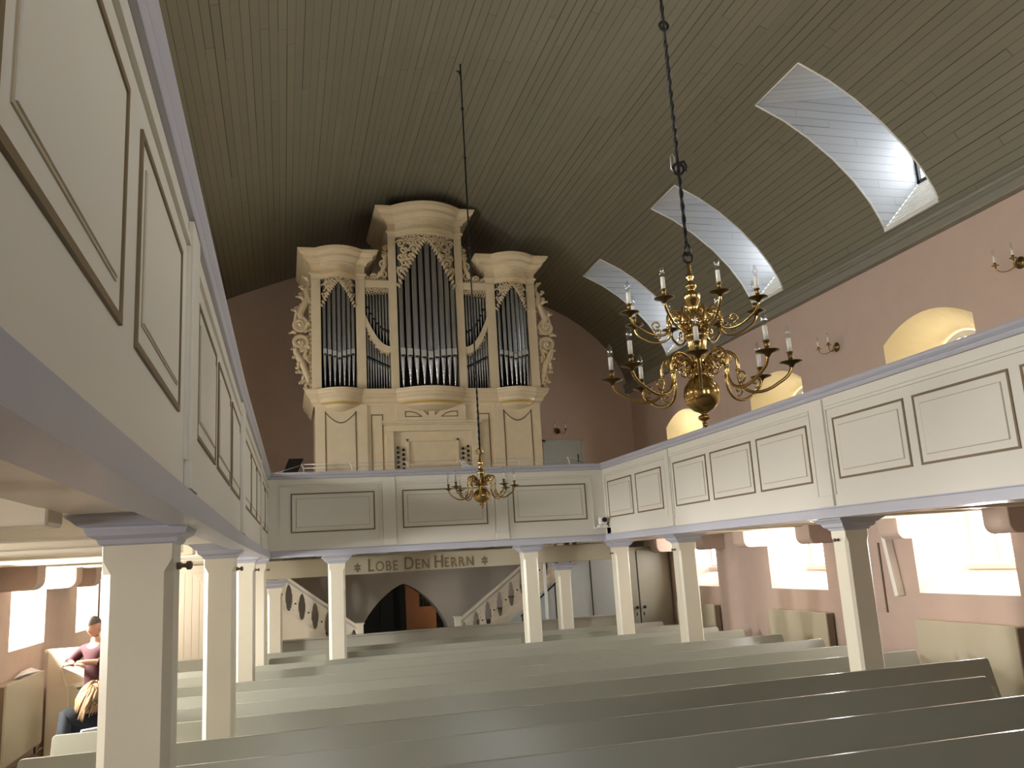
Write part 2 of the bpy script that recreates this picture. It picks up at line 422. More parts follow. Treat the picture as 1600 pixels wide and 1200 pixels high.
tag(mb.build('wall_back', ['pink', 'greywall'], recalc=False), kind='structure')
mb = MB()                                                                    # vestibule behind the arch
ax = [ARX-ARW+ARW*2*k/24 for k in range(25)]
for xa, xb in zip(ax, ax[1:]):
    mb.face([(xa, YB, arch_z(xa) or ARB-.1), (xb, YB, arch_z(xb) or ARB-.1), (xb, YB+.45, arch_z(xb) or ARB-.1), (xa, YB+.45, arch_z(xa) or ARB-.1)], 0)
for x in (ARX-ARW, ARX+ARW): mb.face([(x, YB, 0), (x, YB+.45, 0), (x, YB+.45, ARB-.1), (x, YB, ARB-.1)], 0)
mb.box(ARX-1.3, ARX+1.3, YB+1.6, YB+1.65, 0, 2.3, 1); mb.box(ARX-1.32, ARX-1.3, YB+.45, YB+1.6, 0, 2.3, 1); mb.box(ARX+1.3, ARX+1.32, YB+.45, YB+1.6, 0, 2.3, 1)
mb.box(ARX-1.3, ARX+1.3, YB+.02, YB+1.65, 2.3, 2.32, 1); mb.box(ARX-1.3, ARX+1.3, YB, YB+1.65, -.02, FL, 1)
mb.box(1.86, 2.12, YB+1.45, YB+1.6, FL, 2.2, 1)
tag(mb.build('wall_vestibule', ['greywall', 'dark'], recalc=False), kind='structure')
t = thing('vestibule_door', 'orange varnished wooden door with a barred pane, standing inside the pointed archway', 'door', (2.60, YB+.75, FL))
mb = MB(); mb.box(-.32, .26, 0, .05, 0, 1.16); mb.box(-.32, -.06, 0, .05, 1.16, 1.6); mb.box(.22, .26, 0, .05, 1.16, 1.6); mb.box(-.06, .26, 0, .05, 1.5, 1.6); mb.build('leaf', 'wood', t)
mb = MB(); mb.box(-.06, .22, .02, .03, 1.16, 1.5); mb.build('pane', 'black', t)
mb = MB()
for k in (1, 2, 3): mb.box(-.06+.07*k-.004, -.06+.07*k+.004, 0, .02, 1.16, 1.5)
mb.box(-.06, .22, 0, .02, 1.33, 1.34); mb.build('glazing_bar', 'brassdk', t)

# front wall behind the camera; two unseen windows assumed, added to light the organ
mb = MB()
WX = [(-.45, .85), (3.35, 4.65)]
xs = sorted({XL, XR, *[v for w in WX for v in w], *XS})
for xa, xb in zip(xs, xs[1:]):
    mid = (xa+xb)/2; zt = [min(vault(x-XC) if XS[0] <= x <= XS[-1] else 5.6, 9) for x in (xa, xb)]
    if any(a < mid < b for a, b in WX):
        mb.face([(xa, YF, 0), (xb, YF, 0), (xb, YF, 2.7), (xa, YF, 2.7)]); mb.face([(xa, YF, 5.3), (xb, YF, 5.3), (xb, YF, zt[1]), (xa, YF, zt[0])])
    else: mb.face([(xa, YF, 0), (xb, YF, 0), (xb, YF, zt[1]), (xa, YF, zt[0])])
tag(mb.build('wall_front', 'pink', recalc=False), kind='structure')
for (a, b) in WX:
    root = next_win(); mb = MB()
    for (x0, x1, z0, z1) in ((a, a+.06, 2.7, 5.3), (b-.06, b, 2.7, 5.3), (a, b, 2.7, 2.76), (a, b, 5.24, 5.3), ((a+b)/2-.03, (a+b)/2+.03, 2.7, 5.3), (a, b, 3.9, 3.95)):
        mb.box(x0, x1, YF-.32, YF-.26, z0, z1)
    mb.build('window_frame', 'winframe', root)
    mb = MB(); mb.box(a, b, YF-.3, YF-.295, 2.7, 5.3); mb.build('pane', 'glass', root)
    mb = MB()
    for x in (a, b): mb.face([(x, YF, 2.7), (x, YF-.3, 2.7), (x, YF-.3, 5.3), (x, YF, 5.3)])
    for z in (2.7, 5.3): mb.face([(a, YF, z), (b, YF, z), (b, YF-.3, z), (a, YF-.3, z)])
    mb.build('reveal', 'reveal', root, recalc=False)

mb = MB(); mb.box(XL-.05, XR+.05, YF-.05, YB+.02, FL-.1, FL); tag(mb.build('floor', 'floor'), kind='structure')

# ------------------------------------------------------------------ galleries
GZ = 2.31            # soffit of the front girder
GZL = 2.36           # the left one sits a little higher
YG = 12.30           # front of the organ gallery
XRG = 4.70           # panel face of the right gallery
def bow(y):          # the left gallery bends gently towards the nave at its far end
    T = [(-3, -.333), (0, -.331), (2, -.328), (3.4, -.322), (5.35, -.31), (6.4, -.302), (12.4, -.204)]
    if y <= T[0][0]: return T[0][1]
    for (a, va), (b, vb) in zip(T, T[1:]):
        if y <= b: return va+(vb-va)*(y-a)/(b-a)
    return T[-1][1]
# local frame: u along, w out towards the nave, v up
MAPS = {'right': lambda u, w, v: (XRG-w, u, v), 'left': lambda u, w, v: (bow(u)+w, u, v), 'back': lambda u, w, v: (u, YG-w, v)}

CAP = [(-.12, 3.37), (.02, 3.37), (.024, 3.375), (.030, 3.392), (.030, 3.402), (.022, 3.408), (.030, 3.415), (.042, 3.432), (.048, 3.45), (.040, 3.462), (-.12, 3.465)]
def parapet(side, u0, u1, bays, label):
    t = thing('gallery_parapet', label, 'parapet'); F = MAPS[side]; n = max(1, int((u1-u0)/.6))
    mb = MB(); mb.box(u0, u1, -.09, 0, 2.38, 3.38, 0, n, 0); mb.map(F).build('board', 'panel', t)
    mb = MB(); mb.prism([(a, z) for a, z in CAP], 0, u0, u1, 0, n); mb.map(F).build('cap_rail', 'lav', t)
    mb = MB(); mb.prism([(-.09, GZ-.005), (.035, GZ-.005), (.035, 2.385), (.022, 2.392), (.022, 2.40), (-.09, 2.40)], 0, u0, u1, 0, n); mb.map(F).build('base_band', 'lav', t)
    pil = []
    for (a, b, panels) in bays:
        # frame mouldings at the head of every bay
        mb = MB(); k = max(1, int((b-a)/.6))
        mb.box(a, b, 0, .014, 3.255, 3.275, 0, k, 0); mb.box(a, b, 0, .010, 3.285, 3.297, 0, k, 0)
        mb.box(a, a+.02, 0, .012, 2.5, 3.254); mb.box(b-.02, b, 0, .012, 2.5, 3.254)
        mb.map(F).build('bay_moulding', 'panel', t)
        for (c, d) in panels:
            z0, z1 = 2.63, 3.17
            mb = MB(); g = .018; k = max(1, int((d-c)/.6))
            mb.box(c, d, 0, .008, z0, z0+g, 0, k, 0); mb.box(c, d, 0, .008, z1-g, z1, 0, k, 0)
            mb.box(c, c+g, 0, .0079, z0+g, z1-g); mb.box(d-g, d, 0, .0079, z0+g, z1-g)
            i = .072; h = .007
            mb.box(c+i, d-i, 0, .0065, z0+i, z0+i+h, 1, k, 0); mb.box(c+i, d-i, 0, .0065, z1-i-h, z1-i, 1, k, 0)
            mb.box(c+i, c+i+h, 0, .0064, z0+i+h, z1-i-h, 1); mb.box(d-i-h, d-i, 0, .0064, z0+i+h, z1-i-h, 1)
            mb.box(c+i+h, d-i-h, 0, .010, z0+i+h, z1-i-h, 2, k, 0)
            mb.box(c+g, d-g, 0, .003, z0+g, z1-g, 2, k, 0)
            mb.map(F).build('panel', ['line', 'line2', 'panel'], t)
    for (a, b, _), (c, d, _) in zip(bays, bays[1:]):
        mb = MB(); mb.box(b+.02, c-.02, 0, .020, 2.50, 3.36); mb.box(b+.015, c-.015, 0, .025, 2.405, 2.50)
        mb.map(F).build('pilaster', 'panel', t, .003)
    return t
def sidebays():
    B = [(-1.9, -.15, [(-1.8, -1.0), (-.9, -.25)]), (.02, 3.05, [(.12, .92), (1.02, 1.86), (2.04, 2.87)]), (3.32, 6.50, [(3.44, 4.30), (4.45, 5.36), (5.51, 6.40)]), (6.86, 9.86, [(6.93, 7.83), (7.94, 8.84), (8.95, 9.82)]), (10.08, 12.2, [(10.19, 11.04), (11.18, 12.11)])]
    return B
parapet('left', -2.0, YG, sidebays(), 'long cream gallery front close on the left, running towards the organ, with ochre-lined panels')
rb = [(-1.9, .0, [(-1.8, -1.0), (-.9, -.1)]), (.2, 3.25, [(.3, 1.2), (1.3, 2.2), (2.3, 3.15)]), (3.42, 6.62, [(3.50, 4.48), (4.58, 5.51), (5.61, 6.53)]), (6.86, 9.90, [(6.93, 7.83), (7.94, 8.84), (8.95, 9.82)]), (10.06, 12.22, [(10.19, 11.04), (11.18, 12.11)])]
parapet('right', -2.0, YG, rb, 'cream gallery front along the right side with ochre-lined panels and lavender-grey rail')
parapet('back', -.30, XRG+.1, [(-.05, 1.34, [(.10, 1.25)]), (1.56, 2.98, [(1.64, 2.88)]), (3.20, 4.52, [(3.27, 4.41)])], 'cream gallery front across the back below the organ, three wide panels')

def gallery_floor(side, label):
    t = thing('gallery_floor', label, 'gallery'); mb = MB()
    if side in ('left', 'right'):
        x0, x1 = (XL, -.36) if side == 'left' else (XRG+.08, XR)
        mb.box(x0, x1, -2, YB, 2.43, 2.50); mb.build('deck', 'cream', t)
        gx0, gx1 = (-.74, -.30) if side == 'left' else (XRG+.03, XRG+.48)
        mb = MB()
        if side == 'left':
            mb.box(0, 1, -2, YG, GZL, 2.43, 0, 20, 1); mb.map(lambda x, y, z: (bow(y)-.44+x*.352, y, z))
        else: mb.box(gx0+.065, gx1, -2, YG, GZ, 2.43)
        mb.build('girder', 'cream', t, .01)
        mb = MB(); a, b = (gx0-.025, gx0) if side == 'left' else (gx1, gx1+.025)
        if side == 'left': mb.box(0, .03, -2, YG, GZL+.01, GZL+.04, 0, 20, 1); mb.map(lambda x, y, z: (bow(y)-.47+x, y, z))
        else: mb.box(a, b, -2, YG, GZ+.01, GZ+.05)
        mb.build('girder_moulding', 'cream', t)
        jx0, jx1 = (XL, -.76) if side == 'left' else (XRG+.48, XR)
        y = -1.6; first = None
        while y < YG+3.5:
            if first is None:
                mb = MB(); mb.box(jx0, jx1, -.10, .10, 2.31, 2.43); first = mb.build('joist', 'cream', t, .012); first.location = (0, y, 0)
            else:
                c = first.copy(); COL.objects.link(c); c.parent = t; c.location = (0, y, 0)
            y += .98
    else:
        mb.box(-.34, XRG+.06, YG+.09, YB, 2.43, 2.50); mb.build('deck', 'cream', t)
        mb = MB(); mb.box(-.3, XRG+.06, YG+.095, YG+.45, GZ, 2.43); mb.build('girder', 'cream', t, .01)
        first = None
        for k in range(9):
            x = .05+.56*k
            if first is None:
                mb = MB(); mb.box(-.07, .07, YG+.42, YB, 2.33, 2.43); first = mb.build('joist', 'cream', t, .01); first.location = (x, 0, 0)
            else:
                c = first.copy(); COL.objects.link(c); c.parent = t; c.location = (x, 0, 0)
    return t
gallery_floor('left', 'cream beamed underside of the gallery close on the left')
gallery_floor('right', 'cream beamed underside of the gallery along the right wall')
gallery_floor('back', 'cream beamed underside of the organ gallery')

# pillars -----------------------------------------------------------
def make_pillar(w, d, ztop, ch=.035, capw=.11, knob=None):
    """square post with chamfered corners, stops at the top, moulded capital"""
    t = thing('gallery_pillar', 'x', 'pillar'); mb = MB()
    def ring(w_, d_, c): 
        a, b = w_/2, d_/2
        return [(-a+c, -b), (a-c, -b), (a, -b+c), (a, b-c), (a-c, b), (-a+c, b), (-a, b-c), (-a, -b+c)]
    secs = [(FL, w, d, ch), (ztop-.22, w, d, ch), (ztop-.17, w, d, .004), (ztop-.10, w, d, .004)]
    vs = []; fs = []
    for (z, a, b, c) in secs: vs += [(p[0], p[1], z) for p in ring(a, b, c)]
    for k in range(len(secs)-1):
        for i in range(8): fs.append((k*8+i, k*8+(i+1) % 8, k*8+8+(i+1) % 8, k*8+8+i))
    fs.append(tuple(range(8))); fs.append(tuple(24+i for i in range(8)))
    mb.raw(vs, fs); mb.build('shaft', 'pillar', t)
    mb = MB(); P = [(0, -.115), (.012, -.108), (.018, -.092), (.045, -.078), (.055, -.056), (.055, -.048), (.075, -.042), (.095, -.022), (capw-.005, -.012), (capw, 0)]
    vs = []; fs = []
    for (o_, z) in P:
        a, b = w/2+o_, d/2+o_; vs += [(-a, -b, ztop+z), (a, -b, ztop+z), (a, b, ztop+z), (-a, b, ztop+z)]
    for k in range(len(P)-1):
        for i in range(4): fs.append((k*4+i, k*4+(i+1) % 4, k*4+4+(i+1) % 4, k*4+4+i))
    fs.append((0, 1, 2, 3)); fs.append(tuple(len(vs)-4+i for i in range(4)))
    mb.raw(vs, fs); mb.build('capital', 'lav', t)
    if knob:
        mb = MB(); sx = knob
        mb.lathe([(.014, 0), (.014, .015), (.008, .02), (.008, .032), (.017, .038), (.017, .052), (.010, .058)], (0, 0, 0), 12)
        mb.map(lambda x, y, z: (sx*(w/2+z), x, ztop-.2+y)); mb.build('knob', 'radside', t)
    return t
pl = make_pillar(.25, .25, GZL, .032, .115, 1)
L_PIL = [(-.53, 3.67, 'thick cream pillar nearest the camera, under the left gallery', 1.0), (-.475, 7.23, 'second cream pillar of the left gallery, between the nearest and the far ones', .92),
         (-.425, 10.72, 'third cream pillar of the left gallery counted from the camera', .84), (-.34, 12.72, 'far corner pillar where the left gallery meets the organ gallery', .84)]
for i, (x, y, lb, sc) in enumerate(L_PIL):
    o = pl if i == 0 else copy_tree(pl); o.location = (x, y, 0); o.scale = (sc, sc, 1); tag(o, lb, 'pillar', 'pillars under the left gallery')
pr_ = make_pillar(.25, .22, GZ, .025, .12, -1)
R_PIL = [(5.195, 7.19, 'cream pillar of the right gallery nearest the camera, shaded on its near face'), (5.175, 10.72, 'middle cream pillar of the right gallery, in front of the first dark corbels'), (5.05, 12.72, 'cream corner pillar under the small white camera on the right')]
for i, (x, y, lb) in enumerate(R_PIL):
    o = pr_ if i == 0 else copy_tree(pr_); o.location = (x, y, 0); tag(o, lb, 'pillar', 'pillars under the right gallery')
    if i == 2: o.scale = (.9, .9, 1)
pb = make_pillar(.23, .22, GZ, .03, .075)
for i, (x, lb, sc) in enumerate([(.73, 'slim cream pillar under the organ gallery, left of the painted motto', 1), (3.585, 'slim cream pillar under the organ gallery, right of the painted motto', 1)]):
    o = pb if i == 0 else copy_tree(pb); o.location = (x, 12.74, 0); o.scale = (sc, sc, 1); tag(o, lb, 'pillar', 'pillars under the organ gallery')
ps = make_pillar(.22, .22, 2.0, .03, .08); ps.location = (4.53, 14.06, 0); tag(ps, 'short cream pillar behind the row, carrying the inscribed beam at the right stair', 'pillar')
ps2 = copy_tree(ps); ps2.location = (-.13, 14.06, 0); tag(ps2, 'short cream post at the foot of the left stair panel', 'pillar')

# inscribed beam ------------------------------------------------------
t = thing('inscribed_beam', 'cream beam under the organ gallery with the motto LOBE DEN HERRN', 'beam', (0, 13.2, 0))
mb = MB(); mb.box(-.34, 5.1, 0, .2, 2.02, 2.28); mb.build('beam', 'beam', t, .008)
def text(body, size, x, z, y, parent, mt, name='letters', ext=.004, sx=1):
    cu = bpy.data.curves.new(name, 'FONT'); cu.body = body; cu.size = size; cu.extrude = ext; cu.offset = .0018
    ob = bpy.data.objects.new(name, cu); COL.objects.link(ob)
    dg = bpy.context.evaluated_depsgraph_get(); me = bpy.data.meshes.new_from_object(ob.evaluated_get(dg))
    w = max(v.co.x for v in me.vertices); x0 = min(v.co.x for v in me.vertices)
    COL.objects.unlink(ob); bpy.data.objects.remove(ob)
    vs = [((v.co.x-x0)*sx, v.co.y, v.co.z) for v in me.vertices]; fs = [tuple(p.vertices) for p in me.polygons]
    return vs, fs, (w-x0)*sx
mb = MB(); x = 1.22
for (s_, big, gap) in (('L', 1, -.006), ('OBE', 0, .075), ('D', 1, 0), ('EN', 0, .055), ('H', 1, 0), ('ERRN', 0, 0)):
    size = .262 if big else .205
    for ch in s_:
        vs, fs, w = text(ch, size, 0, 0, 0, None, None, sx=.80)
        mb.raw([(x+v[0], -.002-v[2]-.003, 2.052+v[1]) for v in vs], fs); x += w+.030
    x += gap
LETTER_END = x
for cx in (1.06, 3.0):                                                        # six-petalled stars
    for k in range(6):
        a = PI/2+k*PI/3; c_ = (cx+.032*math.cos(a), 2.118+.038*math.sin(a))
        pts = []
        for q in range(8):
            b = 2*PI*q/8; lx = .026*math.cos(b); ly = .013*math.sin(b)
            pts.append((c_[0]+lx*math.cos(a)-ly*math.sin(a), c_[1]+lx*math.sin(a)+ly*math.cos(a)))
        mb.prism(pts, 1, -.008, 0)
lt = mb.build('lettering', 'line', t, recalc=False); lt['label'] = 'ochre painted capitals LOBE DEN HERRN between two six-petalled stars'

# ------------------------------------------------------------------ pews
PEW_Y = [4.47, 5.33, 6.18, 7.03, 7.96, 8.76, 9.56, 10.44, 11.40, 12.06, 13.76]
PEW_X1 = {4.47: 5.56, 5.33: 5.56, 6.18: 5.56+.0, 7.03: 6.37, 7.96: 6.34, 8.76: 6.34, 9.56: 6.33, 10.44: 6.31, 11.40: 6.29, 12.06: 6.24, 12.90: 6.18, 13.76: 6.12}
def make_pew(x0, x1):
    t = thing('pew', 'x', 'pew')
    mb = MB()                                                                # backrest board with rounded top corners, leaning back
    R_ = .03; pts = [(x0, FL+.30), (x1, FL+.30)]
    for k in range(5): a = k*PI/8; pts.append((x1-R_+R_*math.cos(a), .95-R_+R_*math.sin(a)))
    for k in range(5): a = PI/2+k*PI/8; pts.append((x0+R_+R_*math.cos(a), .95-R_+R_*math.sin(a)))
    mb.prism(pts, 1, -.028, 0); lean = .26
    mb.v = [(x, y+(z-.95)*lean*-1*-1, z) for x, y, z in mb.v]
    mb.build('backrest', 'pew', t, .004)
    mb = MB(); mb.box(x0+.04, x1-.04, -.56, -.19, FL+.40, FL+.435); mb.build('seat', 'pewdk', t, .006)
    mb = MB(); mb.box(x0+.05, x1-.05, -.22, -.19, FL, FL+.40); mb.build('seat_riser', 'pewdk', t)
    for nm, x in (('end_panel', x0+.10), ('end_panel', x1-.135)):
        mb = MB(); mb.prism([(-.58, FL), (-.19, FL), (-.17, FL+.30), (-.10, .72), (-.16, .72), (-.23, FL+.46), (-.55, FL+.44), (-.58, FL+.38)], 0, x, x+.035)
        mb.build(nm, 'pew', t, .004)
    return t
ORD = ['nearest', 'second', 'third', 'fourth', 'fifth', 'sixth', 'seventh', 'eighth', 'ninth', 'tenth', 'farthest']
for i, y in enumerate(PEW_Y):
    p = make_pew(-1.78 if y < 12.5 else -1.5, PEW_X1[y]); p.location = (0, y, 0)
    tag(p, ('grey-white pew nearest the camera, cut by the bottom of the picture' if i == 0 else 'farthest grey-white pew, just before the higher back bench' if i == 10 else
            'long grey-white pew, %s row counted from the camera' % ORD[i]), 'pew', 'rows of long grey-white pews')
for (x0, x1, lb) in ((-.20, .58, 'short pew between the left corner pillar and the slim left pillar'), (.87, 3.44, 'short pew between the two slim pillars under the organ gallery'),
                     (3.73, 4.90, 'short pew between the slim right pillar and the right corner pillar'), (5.19, 6.18, 'short pew right of the right corner pillar, reaching to the wall aisle')):
    p = make_pew(x0, x1); p.location = (0, 12.95, 0); tag(p, lb, 'pew', 'short pews between the rear pillars')
t = thing('rear_bench', 'higher taupe-grey bench wall closing the rows in front of the stairs', 'bench', (0, 14.3, 0))
mb = MB(); mb.box(-.3, 5.5, 0, .035, FL, 1.06); mb.build('back_panel', 'pewdk', t, .004)
mb = MB(); mb.box(-.32, 5.52, -.03, .06, 1.06, 1.085); mb.build('top_rail', 'pewdk', t, .004)

# ------------------------------------------------------------------ stairs with sawn balustrades
def stair(xb, xt, zb, zt, label, nslots):
    """balustrade in a plane Y=const rising from (xb,zb) to (xt,zt), zb/zt = top of hand rail"""
    t = thing('staircase', label, 'stairs', (0, 14.85, 0)); s = 1 if xt > xb else -1
    sl = (zt-zb)/(xt-xb); L = abs(xt-xb); H = .56
    Z = lambda x: zb+(x-xb)*sl
    mb = MB(); w = L/nslots
    # sawn boards; the gaps between them are the ornate slots
    Eg = [(0, 0), (.10, 0), (.11, .020), (.20, .034), (.20, .042), (.34, .042), (.34, .056), (.62, .056), (.62, .042), (.76, .042), (.76, .034), (.86, .020), (.89, 0), (1, 0)]
    for k in range(nslots+1):
        xc = xb+s*k*w; lo, hi = xc-w/2, xc+w/2
        if k == 0: lo, hi = (xc, xc+w/2) if s > 0 else (xc-w/2, xc)
        if k == nslots: lo, hi = (xc-w/2, xc) if s > 0 else (xc, xc+w/2)
        cutL = not (k == 0 and s > 0 or k == nslots and s < 0); cutR = not (k == 0 and s < 0 or k == nslots and s > 0)
        z0 = lambda x: Z(x)-.04-H
        left = [(lo+(e if cutL else 0), z0(lo)+.03+q*(H-.0)*.94) for q, e in Eg]
        right = [(hi-(e if cutR else 0), z0(hi)+.03+q*(H-.0)*.94) for q, e in Eg]
        poly = [(lo, Z(lo)-.04-H), (hi, Z(hi)-.04-H)]+right+[(hi, Z(hi)-.03), (lo, Z(lo)-.03)]+list(reversed(left))
        # strip quads keep the concave outline clean
        for (a, b), (c, d) in zip(zip(left, right), zip(left[1:], right[1:])):
            if abs(a[1]-c[1]) < 1e-6: continue
            mb.raw([(a[0], 0, a[1]), (b[0], 0, b[1]), (d[0], 0, d[1]), (c[0], 0, c[1]), (a[0], .03, a[1]), (b[0], .03, b[1]), (d[0], .03, d[1]), (c[0], .03, c[1])],
                   [(0, 1, 2, 3), (4, 5, 6, 7), (0, 3, 7, 4), (1, 2, 6, 5), (0, 1, 5, 4), (3, 2, 6, 7)])
    mb.build('balustrade', 'cream', t, recalc=True)
    def slab(o0, o1, y0, y1, nm, mt, ex=0):
        mb = MB(); a, b = xb-s*0, xt
        mb.raw([(a, y0, Z(a)-o0), (b, y0, Z(b)-o0), (b, y0, Z(b)-o1), (a, y0, Z(a)-o1), (a, y1, Z(a)-o0), (b, y1, Z(b)-o0), (b, y1, Z(b)-o1), (a, y1, Z(a)-o1)],
               [(0, 1, 2, 3), (4, 5, 6, 7), (0, 3, 7, 4), (1, 2, 6, 5), (0, 1, 5, 4), (3, 2, 6, 7)])
        mb.build(nm, mt, t)
    slab(-.01, .04, -.025, .06, 'hand_rail', 'cream')
    slab(.055, .075, -.012, .04, 'rail_moulding', 'lav')
    slab(.55, .80, -.01, .04, 'string_board', 'cream')
    # risers and treads behind the balustrade, brown to stand for shade in the slots
    n = max(4, int(L/.24)); mb = MB()
    for k in range(n):
        x0 = xb+s*L*k/n; x1 = xb+s*L*(k+1)/n; zz = Z(x1)-.66
        mb.box(min(x0, x1), max(x0, x1), .04, 1.0, zz-.16, zz)
    mb.build('flight', 'radside', t)
    # closed side below the string
    mb = MB(); pts = [(xb, FL), (xt, FL), (xt, Z(xt)-.78), (xb, max(FL+.01, Z(xb)-.78))]
    mb.prism(pts, 1, .01, .035); mb.build('side_panel', 'cream', t)
    mb = MB()                                                                  # newel at the foot
    mb.box(xb-s*.0-.05, xb+.05, -.04, .07, FL, zb+.05); mb.box(xb-.065, xb+.065, -.055, .085, zb+.05, zb+.075); mb.build('newel_post', 'cream', t, .004)
    for k in range(nslots-1):                                                  # small bored holes between the slots
        pass
    mb = MB()
    for k in range(nslots):
        xc = xb+s*k*w
        if k: mb.lathe([(.014, 0), (.014, .004)], (0, 0, 0), 10); mb.v[-20:] = [(xc+v[0], -.001-v[2], Z(xc)-.04-H*.52+v[1]) for v in mb.v[-20:]]
    mb.build('bored_hole', 'black', t)
    return t
stair(1.22, -.85, 1.15, 2.72, 'cream staircase with sawn slotted balustrade rising to the left, behind the pews', 10)
stair(2.86, 5.0, 1.14, 2.69, 'cream staircase with sawn slotted balustrade rising to the right, behind the pews', 10)
# loose wall behind the stair openings is the grey plaster back wall

# cupboard fronts at the right rear
t = thing('under_stair_cupboard', 'pale grey-blue cupboard front under the right stair, dark gaps round its doors', 'cupboard', (0, 14.78, 0))
mb = MB(); mb.prism([(3.75, FL), (5.95, FL), (5.95, 2.3), (4.9, 2.3), (4.75, 1.80), (3.75, 1.06)], 1, 0, .025); mb.build('front', 'grey', t)
for (a, b, c) in ((3.98, 1.15, .92), (4.60, 1.66, .92), (5.28, 2.15, .92)):
    mb = MB(); mb.box(a-.009, a+.009, -.004, 0, c, b); mb.build('door_gap', 'black', t)
mb = MB(); mb.prism([(3.95, 1.15), (4.75, 1.78), (4.96, 2.1), (4.99, 2.1), (4.77, 1.75), (3.95, 1.125)], 1, -.004, 0); mb.build('door_gap', 'black', t)
for x in (4.0, 4.63):
    mb = MB(); mb.lathe([(.012, 0), (.012, .04), (.03, .05), (.03, .07), (.012, .075)], seg=12); mb.map(lambda a, b, c, x=x: (x+.03+a, -c, 1.0+b)); mb.build('knob', 'iron', t)
mb = MB(); mb.box(4.40, 4.44, -.06, 0, .86, 2.02); mb.box(4.44, 5.3, -.05, 0, .83, .9); mb.build('post_glare', 'white', t)  # white stands for the glare line along the post
t = thing('wall_cupboard', 'olive-grey double-door cupboard in the right rear corner behind the corner pillar', 'cupboard', (0, 15.1, 0))
mb = MB(); mb.box(5.62, XR-.02, 0, .5, FL, 2.2); mb.build('body', 'olive', t)
mb = MB(); mb.box(5.66, 6.285, -.03, 0, FL+.02, 2.14); mb.build('door', 'olive', t, .004)
mb = MB(); mb.box(6.305, 6.92, -.03, 0, FL+.02, 2.14); mb.build('door', 'olive', t, .004)
mb = MB(); mb.box(6.286, 6.304, -.012, -.001, FL, 2.12); mb.build('door_gap', 'black', t)
for x in (6.225, 6.365):
    mb = MB(); mb.lathe([(.01, 0), (.01, .03), (.028, .04), (.028, .06), (.01, .065)], seg=12); mb.map(lambda a, b, c, x=x: (x+a, -.03-c, 1.12+b)); mb.build('knob', 'iron', t)
    mb = MB(); mb.box(x-.01, x+.01, -.034, -.03, .97, 1.03); mb.build('keyhole_plate', 'iron', t)
# boarded partition at the left rear
t = thing('boarded_partition', 'warm cream boarded partition at the left rear, seen between the first two pillars', 'partition', (0, 14.6, 0))
mb = MB()
for k in range(14): mb.box(-2.7+.11*k+.002, -2.7+.11*k+.108, 0, .02, FL, 2.22)
mb.build('boarding', 'cream', t)
mb = MB(); mb.box(-1.16, -.95, -.03, .03, FL, 2.3); mb.box(-2.72, -1.16, -.02, .03, 2.18, 2.30)
mb.prism([(-1.38, 2.18), (-1.16, 2.18), (-1.16, 1.98), (-1.2, 1.99), (-1.25, 2.03), (-1.27, 2.09), (-1.33, 2.11), (-1.37, 2.14)], 1, -.02, .02); mb.build('frame', 'cream', t, .004)
mb = MB(); mb.box(-1.2, -1.165, -.01, .02, FL+.8, 1.98); mb.build('door_gap', 'radside', t)
for k, (y, x1, z) in enumerate(((13.9, -.5, 1.02), (14.2, -.5, 1.12))):
    pass

# ------------------------------------------------------------------ radiators, corbels, wall fittings
def make_radiator(s):
    t = thing('radiator', 'x', 'radiator'); L = .70
    mb = MB(); mb.box(-.012, .012, -L, L, .42, 1.19); mb.v = [(x-s*.11, y, z) for x, y, z in mb.v]; mb.build('front_plate', 'rad', t, .006)
    mb = MB(); mb.box(min(0, -s*.1), max(0, -s*.1), -L+.01, L-.01, 1.165, 1.18); mb.build('top_grille', 'rad', t)
    for yy in (-L, L-.03):
        mb = MB(); mb.box(min(-s*.01, -s*.1), max(-s*.01, -s*.1), yy, yy+.03, .44, 1.17); mb.build('side_plate', 'radside', t)  # brown-grey side colour stands for shadow there
    mb = MB(); mb.tube([(-s*.05, L+.03, .30), (-s*.05, L+.03, .5), (-s*.05, L-.02, .52)], .012); mb.tube([(-s*.04, -L, .30), (-s*.04, L+.4, .30)], .012); mb.build('pipe', 'radside', t)
    mb = MB(); mb.ball((-s*.10, -L+.03, 1.13), .018, seg=10); mb.build('valve', 'radside', t)
    return t
rr = make_radiator(1)
for i, (y, lb) in enumerate([(7.81, 'large cream radiator nearest the camera, under the right wall window'), (10.89, 'cream radiator under the middle window of the right wall'), (13.98, 'farthest cream radiator on the right wall, half hidden by a pillar')]):
    o = rr if i == 0 else copy_tree(rr); o.location = (XR-.02, y, 0); tag(o, lb, 'radiator', 'radiators along the right wall')
rl = make_radiator(-1); rl.location = (XL+.02, 10.45, 0); tag(rl, 'cream radiator on the left wall with folded paper on top', 'radiator')

def make_corbel(s):
    pts = [(0, 2.42), (0, 2.08)]
    for k in range(6): a = -PI/2+k*PI/10; pts.append((-s*(.30+.10*math.cos(a)), 2.18+.10*math.sin(a)))
    pts += [(-s*.40, 2.42)]
    mb = MB(); mb.prism(pts, 1, -.16, .16); return mb.build('corbel', 'pink', None, .012)
yy = [3.5, 5.7, 6.72, 8.72, 9.72, 11.82, 12.72]
